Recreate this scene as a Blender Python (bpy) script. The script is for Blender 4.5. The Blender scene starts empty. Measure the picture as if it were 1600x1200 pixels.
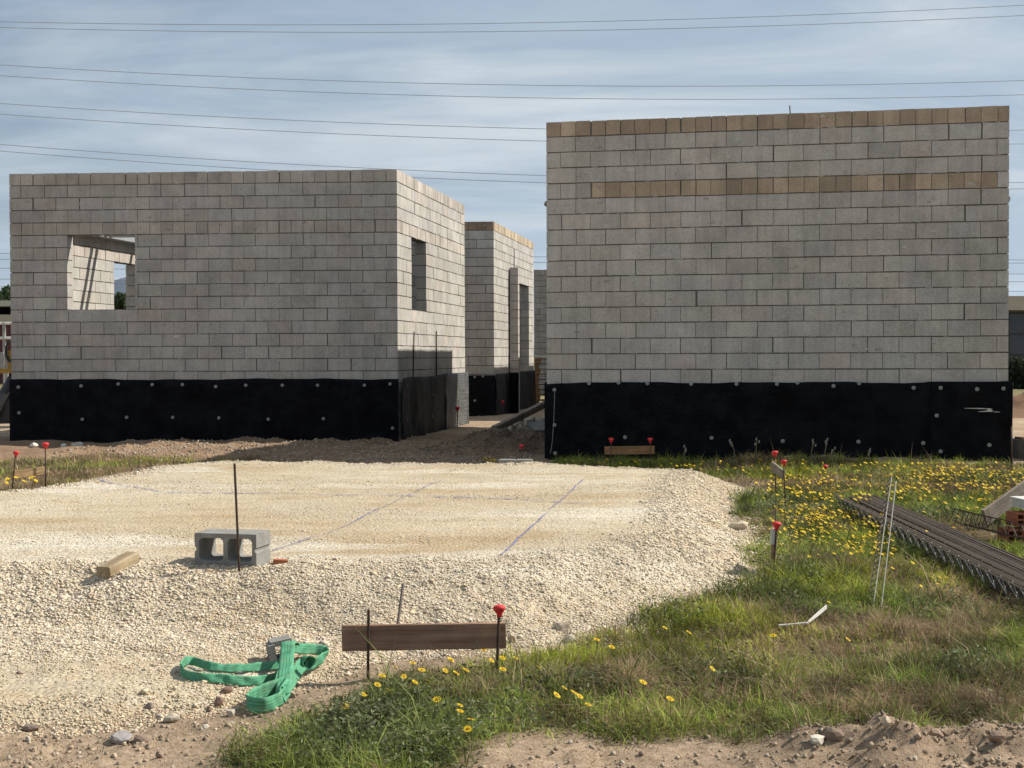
import bpy, math, random
import numpy as np
from mathutils import Vector, Matrix

random.seed(7)
RNG = np.random.default_rng(11)
scene = bpy.context.scene
COL = scene.collection
R = math.radians
ALB = 0.77      # the picture is exposed for the shade: true (darker) base colours

# ------------------------------------------------------------------ camera
FPX, PITCH, ROLL, CAMZ = 2100.0, R(1.2), R(0.19), 1.5
_f = Vector((0, math.cos(PITCH), -math.sin(PITCH)))
_u = Vector((0, math.sin(PITCH), math.cos(PITCH)))
_r = Vector((1, 0, 0))
_r2 = _r * math.cos(ROLL) - _u * math.sin(ROLL)
_u2 = _u * math.cos(ROLL) + _r * math.sin(ROLL)
CAM = Vector((0, 0, CAMZ))
cam_data = bpy.data.cameras.new("camera")
cam = bpy.data.objects.new("camera", cam_data)
COL.objects.link(cam)
mw = Matrix.Identity(4)
for i in range(3):
    mw[i][0], mw[i][1], mw[i][2], mw[i][3] = _r2[i], _u2[i], -_f[i], CAM[i]
cam.matrix_world = mw
cam_data.sensor_width = 36
cam_data.lens = 36 * FPX / 1600
cam_data.clip_end = 30000
scene.camera = cam

def ray(px, py):
    return _f * FPX + _r2 * (px - 800) + _u2 * (600 - py)
def at(px, py, Y):
    """point on the sight line of a photo pixel at distance Y along the ground"""
    d = ray(px, py)
    return CAM + d * (Y / d.y)
def gnd(px, py, z=0.0):
    d = ray(px, py)
    return CAM + d * ((z - CAMZ) / d.z)

# ------------------------------------------------------------------ noise
def _hash(ix, iy, s):
    h = (ix.astype(np.int64) * 374761393 + iy.astype(np.int64) * 668265263 + s * 982451653) & 0xffffffff
    h = ((h ^ (h >> 13)) * 1274126177) & 0xffffffff
    h = h ^ (h >> 16)
    return (h & 0xffff) / 65535.0
def vnoise(x, y, s=0):
    x = np.asarray(x, float); y = np.asarray(y, float)
    ix = np.floor(x); iy = np.floor(y); fx = x - ix; fy = y - iy
    fx = fx * fx * (3 - 2 * fx); fy = fy * fy * (3 - 2 * fy)
    a = _hash(ix, iy, s); b = _hash(ix + 1, iy, s); c = _hash(ix, iy + 1, s); d = _hash(ix + 1, iy + 1, s)
    return (a * (1 - fx) + b * fx) * (1 - fy) + (c * (1 - fx) + d * fx) * fy - 0.5
def fbm(x, y, s=0, o=4):
    t = 0; a = 1.0
    for k in range(o):
        t = t + a * vnoise(x * 2 ** k, y * 2 ** k, s + k * 17); a *= 0.5
    return t
def sstep(t):
    t = np.clip(t, 0, 1); return t * t * (3 - 2 * t)
def poly_sd(poly, x, y):
    """signed distance to a polygon, positive inside"""
    x = np.asarray(x, float); y = np.asarray(y, float)
    best = np.full(x.shape, 1e9); inside = np.zeros(x.shape, bool)
    n = len(poly)
    for i in range(n):
        ax, ay = poly[i]; bx, by = poly[(i + 1) % n]
        ex, ey = bx - ax, by - ay
        t = np.clip(((x - ax) * ex + (y - ay) * ey) / (ex * ex + ey * ey + 1e-12), 0, 1)
        best = np.minimum(best, np.hypot(x - ax - t * ex, y - ay - t * ey))
        c = ((ay > y) != (by > y)) & (x < (bx - ax) * (y - ay) / (by - ay + 1e-12) + ax)
        inside ^= c
    return np.where(inside, best, -best)

# ------------------------------------------------------------------ mesh helpers
def wloc(o):
    v = Vector((0, 0, 0))
    while o is not None:
        v += o.location; o = o.parent
    return v
def mesh_obj(name, verts, faces, mats=None, parent=None, origin=None, tint=None, uv=None, smooth=False, midx=None):
    """verts in world space -> ONE mesh object"""
    verts = np.asarray(verts, dtype=np.float32).reshape(-1, 3)
    if parent is not None:
        org = np.array(wloc(parent)); loc = (0, 0, 0)
    else:
        if origin is None:
            origin = ((verts[:, 0].min() + verts[:, 0].max()) / 2, (verts[:, 1].min() + verts[:, 1].max()) / 2, verts[:, 2].min())
        org = np.array(origin, dtype=float); loc = tuple(org)
    me = bpy.data.meshes.new(name)
    v = (verts - org).astype(np.float32)
    if isinstance(faces, np.ndarray):
        k = faces.shape[1]; nf = faces.shape[0]
        me.vertices.add(len(v)); me.vertices.foreach_set("co", v.ravel())
        me.loops.add(nf * k); me.loops.foreach_set("vertex_index", faces.astype(np.int32).ravel())
        me.polygons.add(nf); me.polygons.foreach_set("loop_start", np.arange(0, nf * k, k, dtype=np.int32))
        me.update(calc_edges=True)
    else:
        me.from_pydata(v.tolist(), [], faces)
    me.update()
    if tint is not None:
        t = np.ones((len(v), 4), np.float32); t[:, :3] = np.asarray(tint, np.float32) * ALB
        at_ = me.attributes.new("tint", 'FLOAT_COLOR', 'POINT'); at_.data.foreach_set("color", t.ravel())
    if uv is not None:
        lay = me.uv_layers.new(name="UVMap")
        li = np.empty(len(me.loops), np.int32); me.loops.foreach_get("vertex_index", li)
        lay.data.foreach_set("uv", np.asarray(uv, np.float32)[li].ravel())
    if mats is not None:
        for m in (mats if isinstance(mats, (list, tuple)) else [mats]): me.materials.append(m)
    if midx is not None: me.polygons.foreach_set("material_index", np.asarray(midx, np.int32))
    if smooth: me.polygons.foreach_set("use_smooth", np.ones(len(me.polygons), bool))
    me.validate()
    o = bpy.data.objects.new(name, me); COL.objects.link(o); o.location = loc
    if parent is not None: o.parent = parent
    return o
def thing(name, label, cat, loc, group=None):
    o = bpy.data.objects.new(name, None); COL.objects.link(o); o.location = loc
    o.empty_display_size = 0.1
    o["label"] = label; o["category"] = cat
    if group: o["group"] = group
    return o
def tag(o, label=None, cat=None, group=None, kind=None):
    if label: o["label"] = label
    if cat: o["category"] = cat
    if group: o["group"] = group
    if kind: o["kind"] = kind
    return o

class MB:
    def __init__(s): s.v = []; s.f = []; s.c = []; s.m = []
    def add(s, vs, fs, c=(1, 1, 1), m=0):
        b = len(s.v); s.v += [tuple(p) for p in vs]; s.f += [tuple(i + b for i in f) for f in fs]
        s.c += [c] * len(vs); s.m += [m] * len(fs)
    def hexa(s, p, c=(1, 1, 1), m=0):
        """8 corners: 4 bottom (ccw) then 4 top"""
        s.add(p, [(0, 3, 2, 1), (4, 5, 6, 7), (0, 1, 5, 4), (1, 2, 6, 5), (2, 3, 7, 6), (3, 0, 4, 7)], c, m)
    def box(s, c, sz, rot=None, col=(1, 1, 1), m=0):
        hx, hy, hz = sz[0] / 2, sz[1] / 2, sz[2] / 2
        P = [Vector(q) for q in ((-hx, -hy, -hz), (hx, -hy, -hz), (hx, hy, -hz), (-hx, hy, -hz), (-hx, -hy, hz), (hx, -hy, hz), (hx, hy, hz), (-hx, hy, hz))]
        if rot is not None: P = [rot @ q for q in P]
        s.hexa([q + Vector(c) for q in P], col, m)
    def tube(s, pts, r, n=8, c=(1, 1, 1), m=0, caps=True, radii=None):
        pts = [Vector(p) for p in pts]; b = len(s.v); vs = []; fs = []
        for i, p in enumerate(pts):
            t = (pts[min(i + 1, len(pts) - 1)] - pts[max(i - 1, 0)]).normalized()
            a = Vector((0, 0, 1)) if abs(t.z) < 0.9 else Vector((1, 0, 0))
            e1 = t.cross(a).normalized(); e2 = t.cross(e1)
            rr = radii[i] if radii else r
            for k in range(n):
                an = 2 * math.pi * k / n
                vs.append(p + e1 * (rr * math.cos(an)) + e2 * (rr * math.sin(an)))
        for i in range(len(pts) - 1):
            for k in range(n):
                k2 = (k + 1) % n
                fs.append((i * n + k, i * n + k2, (i + 1) * n + k2, (i + 1) * n + k))
        if caps:
            fs.append(tuple(range(n))[::-1]); fs.append(tuple((len(pts) - 1) * n + k for k in range(n)))
        s.add(vs, fs, c, m)
    def build(s, name, mats, parent=None, origin=None, smooth=False, tint=True):
        return mesh_obj(name, s.v, s.f, mats, parent, origin, s.c if tint else None, None, smooth, s.m)

# ------------------------------------------------------------------ materials
def new_mat(name):
    m = bpy.data.materials.new(name); m.use_nodes = True
    nt = m.node_tree; nt.nodes.clear()
    out = nt.nodes.new('ShaderNodeOutputMaterial'); b = nt.nodes.new('ShaderNodeBsdfPrincipled')
    nt.links.new(b.outputs[0], out.inputs[0])
    return m, nt, b, out
def N(nt, t, **kw):
    n = nt.nodes.new(t)
    for k, v in kw.items(): setattr(n, k, v)
    return n
def noise(nt, vec, scale, detail=4, rough=0.55):
    n = N(nt, 'ShaderNodeTexNoise'); n.inputs['Scale'].default_value = scale
    n.inputs['Detail'].default_value = detail; n.inputs['Roughness'].default_value = rough
    nt.links.new(vec, n.inputs['Vector']); return n
def ramp(nt, fac, a, b, ca=(0, 0, 0), cb=(1, 1, 1)):
    r = N(nt, 'ShaderNodeValToRGB'); r.color_ramp.elements[0].position = a; r.color_ramp.elements[1].position = b
    r.color_ramp.elements[0].color = (*ca, 1); r.color_ramp.elements[1].color = (*cb, 1)
    nt.links.new(fac, r.inputs[0]); return r.outputs[0]
def mix(nt, fac, a, b, mode='MIX'):
    m = N(nt, 'ShaderNodeMix', data_type='RGBA', blend_type=mode)
    for s, v in ((m.inputs[0], fac), (m.inputs[6], a), (m.inputs[7], b)):
        if isinstance(v, (int, float)): s.default_value = v
        elif isinstance(v, tuple): s.default_value = (*v, 1) if len(v) == 3 else v
        else: nt.links.new(v, s)
    return m.outputs[2]
def bump(nt, h, strength, dist, b, prev=None):
    n = N(nt, 'ShaderNodeBump'); n.inputs['Strength'].default_value = strength; n.inputs['Distance'].default_value = dist
    nt.links.new(h, n.inputs['Height'])
    if prev is not None: nt.links.new(prev, n.inputs['Normal'])
    nt.links.new(n.outputs[0], b.inputs['Normal']); return n.outputs[0]
def objco(nt): return N(nt, 'ShaderNodeTexCoord').outputs['Object']
def tintnode(nt): return N(nt, 'ShaderNodeAttribute', attribute_name='tint').outputs['Color']

def simple_mat(name, col, rough=0.7, metal=0.0, var=0.25, scale=8.0, bstr=0.3, bdist=0.01, tinted=False, spec=0.5, stretch=None):
    m, nt, b, out = new_mat(name); col = tuple(c * ALB for c in col)
    co = objco(nt)
    if stretch:
        mp = N(nt, 'ShaderNodeMapping'); mp.inputs['Scale'].default_value = stretch
        nt.links.new(co, mp.inputs[0]); co = mp.outputs[0]
    n1 = noise(nt, co, scale, 6, 0.6)
    g = ramp(nt, n1.outputs[0], 0.3, 0.72, (1 - var,) * 3, (1 + var,) * 3)
    base = mix(nt, 1.0, col, g, 'MULTIPLY')
    if tinted: base = mix(nt, 1.0, base, tintnode(nt), 'MULTIPLY')
    nt.links.new(base, b.inputs['Base Color'])
    b.inputs['Roughness'].default_value = rough; b.inputs['Metallic'].default_value = metal
    b.inputs['Specular IOR Level'].default_value = spec
    n2 = noise(nt, co, scale * 6, 5, 0.65)
    bump(nt, n2.outputs[0], bstr, bdist, b)
    return m

def block_mat():
    m, nt, b, out = new_mat('concrete_block')
    co = objco(nt)
    n1 = noise(nt, co, 2.6, 6, 0.62); g1 = ramp(nt, n1.outputs[0], 0.30, 0.70, (0.83, 0.83, 0.82), (1.14, 1.14, 1.13))
    n2 = noise(nt, co, 55, 3, 0.7); g2 = ramp(nt, n2.outputs[0], 0.28, 0.72, (0.78,) * 3, (1.2,) * 3)
    mp = N(nt, 'ShaderNodeMapping'); mp.inputs['Scale'].default_value = (14, 14, 1.2); nt.links.new(co, mp.inputs[0])
    n3 = noise(nt, mp.outputs[0], 1.0, 4, 0.6); g3 = ramp(nt, n3.outputs[0], 0.33, 0.66, (0.92,) * 3, (1.06,) * 3)
    c = mix(nt, 1.0, tintnode(nt), g1, 'MULTIPLY'); c = mix(nt, 1.0, c, g2, 'MULTIPLY'); c = mix(nt, 1.0, c, g3, 'MULTIPLY')
    n4 = noise(nt, co, .55, 6, .65); c = mix(nt, 1.0, c, ramp(nt, n4.outputs[0], .34, .62, (.92, .915, .91), (1.05, 1.05, 1.05)), 'MULTIPLY')
    n5 = noise(nt, co, 7.0, 7, .7); c = mix(nt, ramp(nt, n5.outputs[0], .60, .70, (0, 0, 0), (.30,) * 3), c, (.10, .095, .088))
    nt.links.new(c, b.inputs['Base Color']); b.inputs['Roughness'].default_value = 0.95
    b.inputs['Specular IOR Level'].default_value = 0.15
    p = bump(nt, n2.outputs[0], 0.55, 0.004, b)
    return m
def membrane_mat():
    m, nt, b, out = new_mat('dimpled_membrane')
    uv = N(nt, 'ShaderNodeTexCoord').outputs['UV']
    mp = N(nt, 'ShaderNodeMapping'); mp.inputs['Scale'].default_value = (1, 1, 1); mp.inputs['Rotation'].default_value = (0, 0, R(45))
    nt.links.new(uv, mp.inputs[0])
    vo = N(nt, 'ShaderNodeTexVoronoi'); vo.inputs['Scale'].default_value = 38; vo.inputs['Randomness'].default_value = 0.0
    nt.links.new(mp.outputs[0], vo.inputs['Vector'])
    h = ramp(nt, vo.outputs['Distance'], 0.2, 0.5, (1, 1, 1), (0, 0, 0))
    n1 = noise(nt, uv, 3.0, 5, 0.65)
    c = mix(nt, ramp(nt, n1.outputs[0], 0.42, 0.72), (0.0012, 0.0014, 0.0030), (0.011, 0.012, 0.016))
    nt.links.new(c, b.inputs['Base Color'])
    b.inputs['Roughness'].default_value = 0.45; b.inputs['Specular IOR Level'].default_value = 0.12
    pb = bump(nt, h, 1.0, 0.02, b)
    nw = noise(nt, uv, 2.2, 3, .5); bump(nt, nw.outputs[0], .5, .25, b, pb)
    return m
def dust(m):  # sunlight on the dimples painted in: greyer base, pale dimple tops
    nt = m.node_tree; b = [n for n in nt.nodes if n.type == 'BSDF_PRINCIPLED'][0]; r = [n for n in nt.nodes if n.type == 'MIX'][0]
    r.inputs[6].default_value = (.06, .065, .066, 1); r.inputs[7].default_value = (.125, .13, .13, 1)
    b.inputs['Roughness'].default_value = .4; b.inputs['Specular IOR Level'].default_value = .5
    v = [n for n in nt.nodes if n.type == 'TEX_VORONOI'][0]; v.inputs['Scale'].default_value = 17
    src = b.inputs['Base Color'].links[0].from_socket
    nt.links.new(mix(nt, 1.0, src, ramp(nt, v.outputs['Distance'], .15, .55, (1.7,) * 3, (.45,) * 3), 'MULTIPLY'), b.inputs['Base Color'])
def ground_mat():
    m, nt, b, out = new_mat('bare_soil')
    co = objco(nt)
    n1 = noise(nt, co, 1.3, 8, 0.62); g1 = ramp(nt, n1.outputs[0], 0.3, 0.7, (0.72, 0.70, 0.68), (1.22, 1.2, 1.18))
    n2 = noise(nt, co, 26, 6, 0.7); g2 = ramp(nt, n2.outputs[0], 0.3, 0.7, (0.66, 0.65, 0.63), (1.25, 1.25, 1.25))
    c = mix(nt, 1.0, tintnode(nt), g1, 'MULTIPLY'); c = mix(nt, 1.0, c, g2, 'MULTIPLY')
    nt.links.new(c, b.inputs['Base Color']); b.inputs['Roughness'].default_value = 1.0; b.inputs['Specular IOR Level'].default_value = 0.1
    p = bump(nt, n2.outputs[0], 0.8, 0.03, b)
    n3 = noise(nt, co, 90, 4, 0.7); bump(nt, n3.outputs[0], 0.6, 0.01, b, p)
    return m
def pad_mat():
    m, nt, b, out = new_mat('crushed_limestone')
    co = objco(nt)
    mp = N(nt, 'ShaderNodeMapping'); mp.inputs['Scale'].default_value = (0.35, 1.0, 1.0); nt.links.new(co, mp.inputs[0])
    n0 = noise(nt, mp.outputs[0], 1.6, 7, 0.62)
    c0 = mix(nt, ramp(nt, n0.outputs[0], 0.36, 0.62), (0.37, 0.285, 0.18), (0.49, 0.43, 0.325))
    n1 = noise(nt, co, 0.9, 5, 0.6)
    c0 = mix(nt, ramp(nt, n1.outputs[0], 0.5, 0.7), c0, (0.44, 0.385, 0.295))
    vo = N(nt, 'ShaderNodeTexVoronoi'); vo.inputs['Scale'].default_value = 42; nt.links.new(co, vo.inputs['Vector'])
    g = ramp(nt, vo.outputs['Color'], 0.0, 1.0, (0.78, 0.77, 0.75), (1.15, 1.15, 1.15))
    n2 = noise(nt, co, 70, 5, 0.75); g2 = ramp(nt, n2.outputs[0], 0.3, 0.7, (0.72,) * 3, (1.2,) * 3)
    n6 = noise(nt, mp.outputs[0], .75, 8, .68); c0 = mix(nt, ramp(nt, n6.outputs[0], .52, .63), c0, (0.56, 0.52, 0.435)); n7 = noise(nt, mp.outputs[0], 3.2, 7, .7); c0 = mix(nt, ramp(nt, n7.outputs[0], .56, .68, (0, 0, 0), (.6,) * 3), c0, (0.40, 0.275, 0.15))
    c = mix(nt, 1.0, c0, g, 'MULTIPLY'); c = mix(nt, 1.0, c, g2, 'MULTIPLY')
    nt.links.new(c, b.inputs['Base Color']); b.inputs['Roughness'].default_value = 1.0; b.inputs['Specular IOR Level'].default_value = 0.1
    hh = ramp(nt, vo.outputs['Distance'], 0.1, 0.8, (1, 1, 1), (0, 0, 0))
    p = bump(nt, hh, 0.55, 0.012, b)
    bump(nt, n2.outputs[0], 0.6, 0.01, b, p)
    return m
def tint_mat(name, rough=0.9, var=0.2, scale=40, bdist=0.004, spec=0.2, trans=0.0, bstr=0.6):
    m, nt, b, out = new_mat(name)
    co = objco(nt); n1 = noise(nt, co, scale, 4, 0.65)
    g = ramp(nt, n1.outputs[0], 0.3, 0.7, (1 - var,) * 3, (1 + var,) * 3)
    c = mix(nt, 1.0, tintnode(nt), g, 'MULTIPLY')
    nt.links.new(c, b.inputs['Base Color']); b.inputs['Roughness'].default_value = rough; b.inputs['Specular IOR Level'].default_value = spec
    if bdist: bump(nt, n1.outputs[0], bstr, bdist, b)
    if trans:
        tr = N(nt, 'ShaderNodeBsdfTranslucent'); nt.links.new(c, tr.inputs[0])
        ms = N(nt, 'ShaderNodeMixShader'); ms.inputs[0].default_value = trans
        nt.links.new(b.outputs[0], ms.inputs[1]); nt.links.new(tr.outputs[0], ms.inputs[2]); nt.links.new(ms.outputs[0], out.inputs[0])
    return m
def wood_mat(name, ca, cb, grain=(1.5, 30, 30)):
    m, nt, b, out = new_mat(name); ca = tuple(c * ALB for c in ca); cb = tuple(c * ALB for c in cb)
    uv = N(nt, 'ShaderNodeTexCoord').outputs['Object']
    mp = N(nt, 'ShaderNodeMapping'); mp.inputs['Scale'].default_value = grain; nt.links.new(uv, mp.inputs[0])
    n1 = noise(nt, mp.outputs[0], 1.6, 6, 0.65)
    c = mix(nt, ramp(nt, n1.outputs[0], 0.32, 0.68), ca, cb)
    n2 = noise(nt, uv, 5, 4, 0.6)
    c = mix(nt, 1.0, c, ramp(nt, n2.outputs[0], 0.3, 0.7, (0.7,) * 3, (1.2,) * 3), 'MULTIPLY')
    nt.links.new(c, b.inputs['Base Color']); b.inputs['Roughness'].default_value = 0.85; b.inputs['Specular IOR Level'].default_value = 0.2
    bump(nt, n1.outputs[0], 0.4, 0.004, b)
    return m
def webbing_mat():
    m, nt, b, out = new_mat('green_webbing')
    uv = N(nt, 'ShaderNodeTexCoord').outputs['UV']
    sp = N(nt, 'ShaderNodeSeparateXYZ'); nt.links.new(uv, sp.inputs[0])
    def stripe(c):
        a = N(nt, 'ShaderNodeMath', operation='SUBTRACT'); nt.links.new(sp.outputs[1], a.inputs[0]); a.inputs[1].default_value = c
        d = N(nt, 'ShaderNodeMath', operation='ABSOLUTE'); nt.links.new(a.outputs[0], d.inputs[0])
        e = N(nt, 'ShaderNodeMath', operation='LESS_THAN'); nt.links.new(d.outputs[0], e.inputs[0]); e.inputs[1].default_value = 0.022
        return e.outputs[0]
    n1 = noise(nt, uv, 6, 5, 0.6)
    c = mix(nt, ramp(nt, n1.outputs[0], 0.3, 0.7), (0.055, 0.23, 0.12), (0.11, 0.34, 0.205))
    n5 = noise(nt, objco(nt), 16, 6, .65); c = mix(nt, ramp(nt, n5.outputs[0], .48, .78, (0, 0, 0), (.55,) * 3), c, (0.17, 0.175, 0.12))
    for p in (0.3, 0.5, 0.7): c = mix(nt, stripe(p), c, (0.035, 0.16, 0.085))
    nt.links.new(c, b.inputs['Base Color']); b.inputs['Roughness'].default_value = 0.75; b.inputs['Specular IOR Level'].default_value = 0.25
    wv = N(nt, 'ShaderNodeTexWave'); wv.inputs['Scale'].default_value = 60; nt.links.new(uv, wv.inputs['Vector'])
    bump(nt, wv.outputs[1], 0.3, 0.002, b)
    return m

M = {}
M['block'] = block_mat(); M['membrane'] = membrane_mat(); M['sunlit_membrane'] = membrane_mat(); M['soil'] = ground_mat(); M['pad'] = pad_mat()
dust(M['sunlit_membrane'])
M['stone'] = tint_mat('stone', 0.95, 0.18, 60, 0.004)
M['grass'] = tint_mat('grass_blade', 0.7, 0.1, 12, 0, 0.25, 0.28)
M['petal'] = tint_mat('petal', 0.6, 0.08, 40, 0, 0.2, 0.2)
M['rust'] = simple_mat('rusty_steel', (0.075, 0.045, 0.03), 0.8, 0.2, 0.5, 30, 0.4, 0.002)
M['rust2'] = simple_mat('weathered_steel', (0.16, 0.13, 0.11), 0.65, 0.3, 0.4, 30, 0.4, 0.002)
M['zinc'] = simple_mat('galvanised_wire', (0.50, 0.48, 0.42), 0.5, 0.4, 0.35, 25, 0.2, 0.001)
M['dullwire'] = simple_mat('dull_wire', (0.175, 0.138, 0.108), 0.6, 0.3, 0.35, 25, 0.2, 0.001)
M['redcap'] = simple_mat('red_plastic', (0.72, 0.045, 0.05), 0.6, 0, 0.35, 45, 0.2, 0.002, spec=.3)
M['darkwood'] = wood_mat('weathered_board', (0.20, 0.118, 0.08), (0.42, 0.265, 0.185), (1.2, 30, 26))
M['palewood'] = wood_mat('pale_pine', (0.34, 0.21, 0.10), (0.56, 0.40, 0.22))
M['midwood'] = wood_mat('brown_pine', (0.20, 0.115, 0.055), (0.36, 0.22, 0.115))
M['offcut'] = wood_mat('old_timber', (0.30, 0.215, 0.12), (0.46, 0.38, 0.26))
M['greywood'] = wood_mat('grey_wood', (0.20, 0.165, 0.13), (0.34, 0.29, 0.24))
M['concrete'] = simple_mat('cast_concrete', (0.29, 0.285, 0.265), 0.95, 0, 0.2, 14, 0.5, 0.006, spec=0.15)
M['clay'] = simple_mat('fired_clay', (0.42, 0.155, 0.085), 0.9, 0, 0.2, 18, 0.4, 0.004, spec=0.15)
M['white'] = simple_mat('white_plastic', (0.72, 0.71, 0.66), 0.6, 0, 0.12, 10, 0.1, 0.002)
M['washer'] = simple_mat('grey_plastic_washer', (0.33, 0.33, 0.32), 0.7, 0, 0.2, 30, 0.1, 0.001)
M['chalk'] = simple_mat('blue_chalk', (0.23, 0.24, 0.44), 1.0, 0, 0.3, 40, 0.2, 0.002, spec=0.05)
def breakup(m, lo, hi, sc):
    nt = m.node_tree; b = [n for n in nt.nodes if n.type == 'BSDF_PRINCIPLED'][0]
    nz = noise(nt, objco(nt), sc, 5, .7); nt.links.new(ramp(nt, nz.outputs[0], lo, hi), b.inputs['Alpha'])
breakup(M['chalk'], .40, .62, 9)
M['webbing'] = webbing_mat()
M['cable'] = simple_mat('aluminium_cable', (0.42, 0.46, 0.52), 0.7, 0.2, 0.1, 1, 0, 0.001)
M['steelbeam'] = simple_mat('galvanised_beam', (0.42, 0.44, 0.46), 0.5, 0.3, 0.15, 6, 0.1, 0.002)
M['bark'] = simple_mat('bark', (0.10, 0.075, 0.055), 0.95, 0, 0.3, 10, 0.6, 0.02)
M['rock'] = simple_mat('mountain_rock', (0.15, 0.16, 0.17), 1.0, 0, 0.3, 0.004, 0.5, 6.0, spec=0.05)

# ------------------------------------------------------------------ terrain functions
PAD = [(-8.5, 5.2), (-4, 5.3), (-2.05, 5.38), (-1.55, 5.5), (-1.2, 5.75), (-1.0, 6.15), (-.78, 6.5), (-.25, 6.85), (.15, 7.0), (.55, 7.45),
       (1.18, 8.25), (1.84, 9.05), (1.92, 10), (2.08, 11.2), (2.2, 12.3), (2.42, 13.6), (2.85, 14.4), (2.3, 14.9), (1.6, 15.5), (.5, 16.0), (-1.3, 16.1),
       (-3.3, 16.5), (-4.25, 16.2), (-4.7, 15.2), (-4.75, 14), (-5.15, 13), (-6.2, 12.0), (-8.5, 11.4)]
def ground_z(x, y):
    x = np.asarray(x, float); y = np.asarray(y, float)
    z = 0.10 * sstep((y - 8) / 9) + 0.05 * fbm(x * .6, y * .6, 3)
    near = np.exp(-np.clip(y - 14, 0, None) / 14)
    z = z + near * (0.03 * fbm(x * 2.3, y * 2.3, 9) + 0.016 * fbm(x * 9, y * 9, 21, 3))
    # lumpy turned-over earth along the lower right edge
    rid = np.exp(-((y - 5.02 - .06 * np.sin(x * 3)) / .23) ** 2) * sstep((x - .75) / .6)
    z = z + rid * (0.085 + 0.10 * fbm(x * 5, y * 5, 33, 4) + .07 * fbm(x * 13, y * 13, 35, 3))
    bare = sstep((5.6 - y) / .4)
    z = z + bare * 0.026 * fbm(x * 12, y * 12, 40, 3)
    # turned earth in front of the left building
    tl = sstep((y - 16.3) / 1.2) * sstep((24 - y) / 2) * sstep((1.0 - x) / 1.5)
    z = z + tl * (0.09 * fbm(x * 1.8, y * 1.8, 50) + .05 * fbm(x * 5, y * 5, 51))
    # heap in the gap between the buildings
    z = z + np.exp(-(((x + .12) / .78) ** 2 + ((y - 20.2) / .85) ** 2)) * (0.35 + 0.26 * fbm(x * 3, y * 3, 60, 5))
    # bank against the right building
    z = z + np.exp(-(((x - 3.9) / 1.4) ** 2 + ((y - 17.0) / .4) ** 2)) * (0.10 + .07 * fbm(x * 4, y * 4, 64))
    return z
def pad_h(x, y):
    x = np.asarray(x, float); y = np.asarray(y, float)
    sd = poly_sd(PAD, x, y) + 0.10 * fbm(x * 1.7, y * 1.7, 70) + .05 * fbm(x * 6, y * 6, 71, 2)
    sl = .27 * sstep(sd / .85)
    fr = .05 + .215 * sstep((y - 7.0 - .12 * np.sin(x * 1.3) - .35 * fbm(x * .9, y * .9, 74)) / 1.0)
    h = np.minimum(sl, fr + 0 * sl)
    rough = 1 - .75 * sstep((y - 8.1) / .5) * sstep((sd - .7) / .5)
    h = h + sstep(sd / .25) * (rough * (.03 * fbm(x * 4, y * 4, 76, 4) + .012 * fbm(x * 14, y * 14, 77, 3)) + .012 * fbm(x * .8, y * 2.5, 78))
    return h, sd
def pad_z(x, y):
    h, sd = pad_h(x, y)
    base = 0.10 * sstep((np.asarray(y, float) - 8) / 9)
    return base * .25 + h - .03 + .02 * sstep(sd / .1), sd
def top_z(x, y):
    zp, sd = pad_z(x, y)
    return np.where(sd > 0.02, np.maximum(zp, ground_z(x, y)), ground_z(x, y))
def tz(x, y): return float(top_z(np.array([x]), np.array([y]))[0])
def hit(px, py):
    d = ray(px, py); z = 0.1
    for _ in range(12):
        p = CAM + d * ((z - CAMZ) / d.z); z = 0.5 * z + 0.5 * tz(p.x, p.y)
    p.z = tz(p.x, p.y); return p

def px_poly(pts, z=0.0):
    return [tuple(gnd(a, b, z)[:2]) for a, b in pts]
# where weeds and grass grow (outline walked on the ground)
GRASS = [(-1.0, 4.75), (-.98, 5.15), (-.84, 5.5), (-.68, 5.85), (-.5, 6.22), (-.1, 6.6), (.2, 6.85), (.58, 7.38), (1.08, 8.15), (1.76, 9.0), (1.8, 10.0),
         (1.95, 11.2), (2.06, 12.3), (2.22, 13.6), (2.5, 14.5), (1.6, 15.4), (.4, 16.1), (.2, 17.0), (.6, 17.9), (3.5, 17.0), (6.2, 16.7), (9, 17.5), (9, 6), (4.2, 5.3),
         (2.4, 5.3), (1.2, 5.14), (.6, 5.16), (.1, 5.14), (-.12, 4.95), (-.25, 4.6), (-.7, 4.5)]
BACKGRASS = [(-7.5, 14.2), (-5.0, 13.6), (-4.6, 15.5), (-4.1, 16.5), (-3.0, 16.9), (-3.2, 18.6), (-4.6, 18.2), (-5.6, 18.6), (-7.5, 18.2)]
def grass_mask(x, y):
    g = poly_sd(GRASS, x, y) + .22 * fbm(x * 2.2, y * 2.2, 90)
    b = poly_sd(BACKGRASS, x, y) + .9 * fbm(x * 1.1, y * 1.1, 91)
    return sstep(g / .25 + .3), sstep(b / .5)

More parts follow.
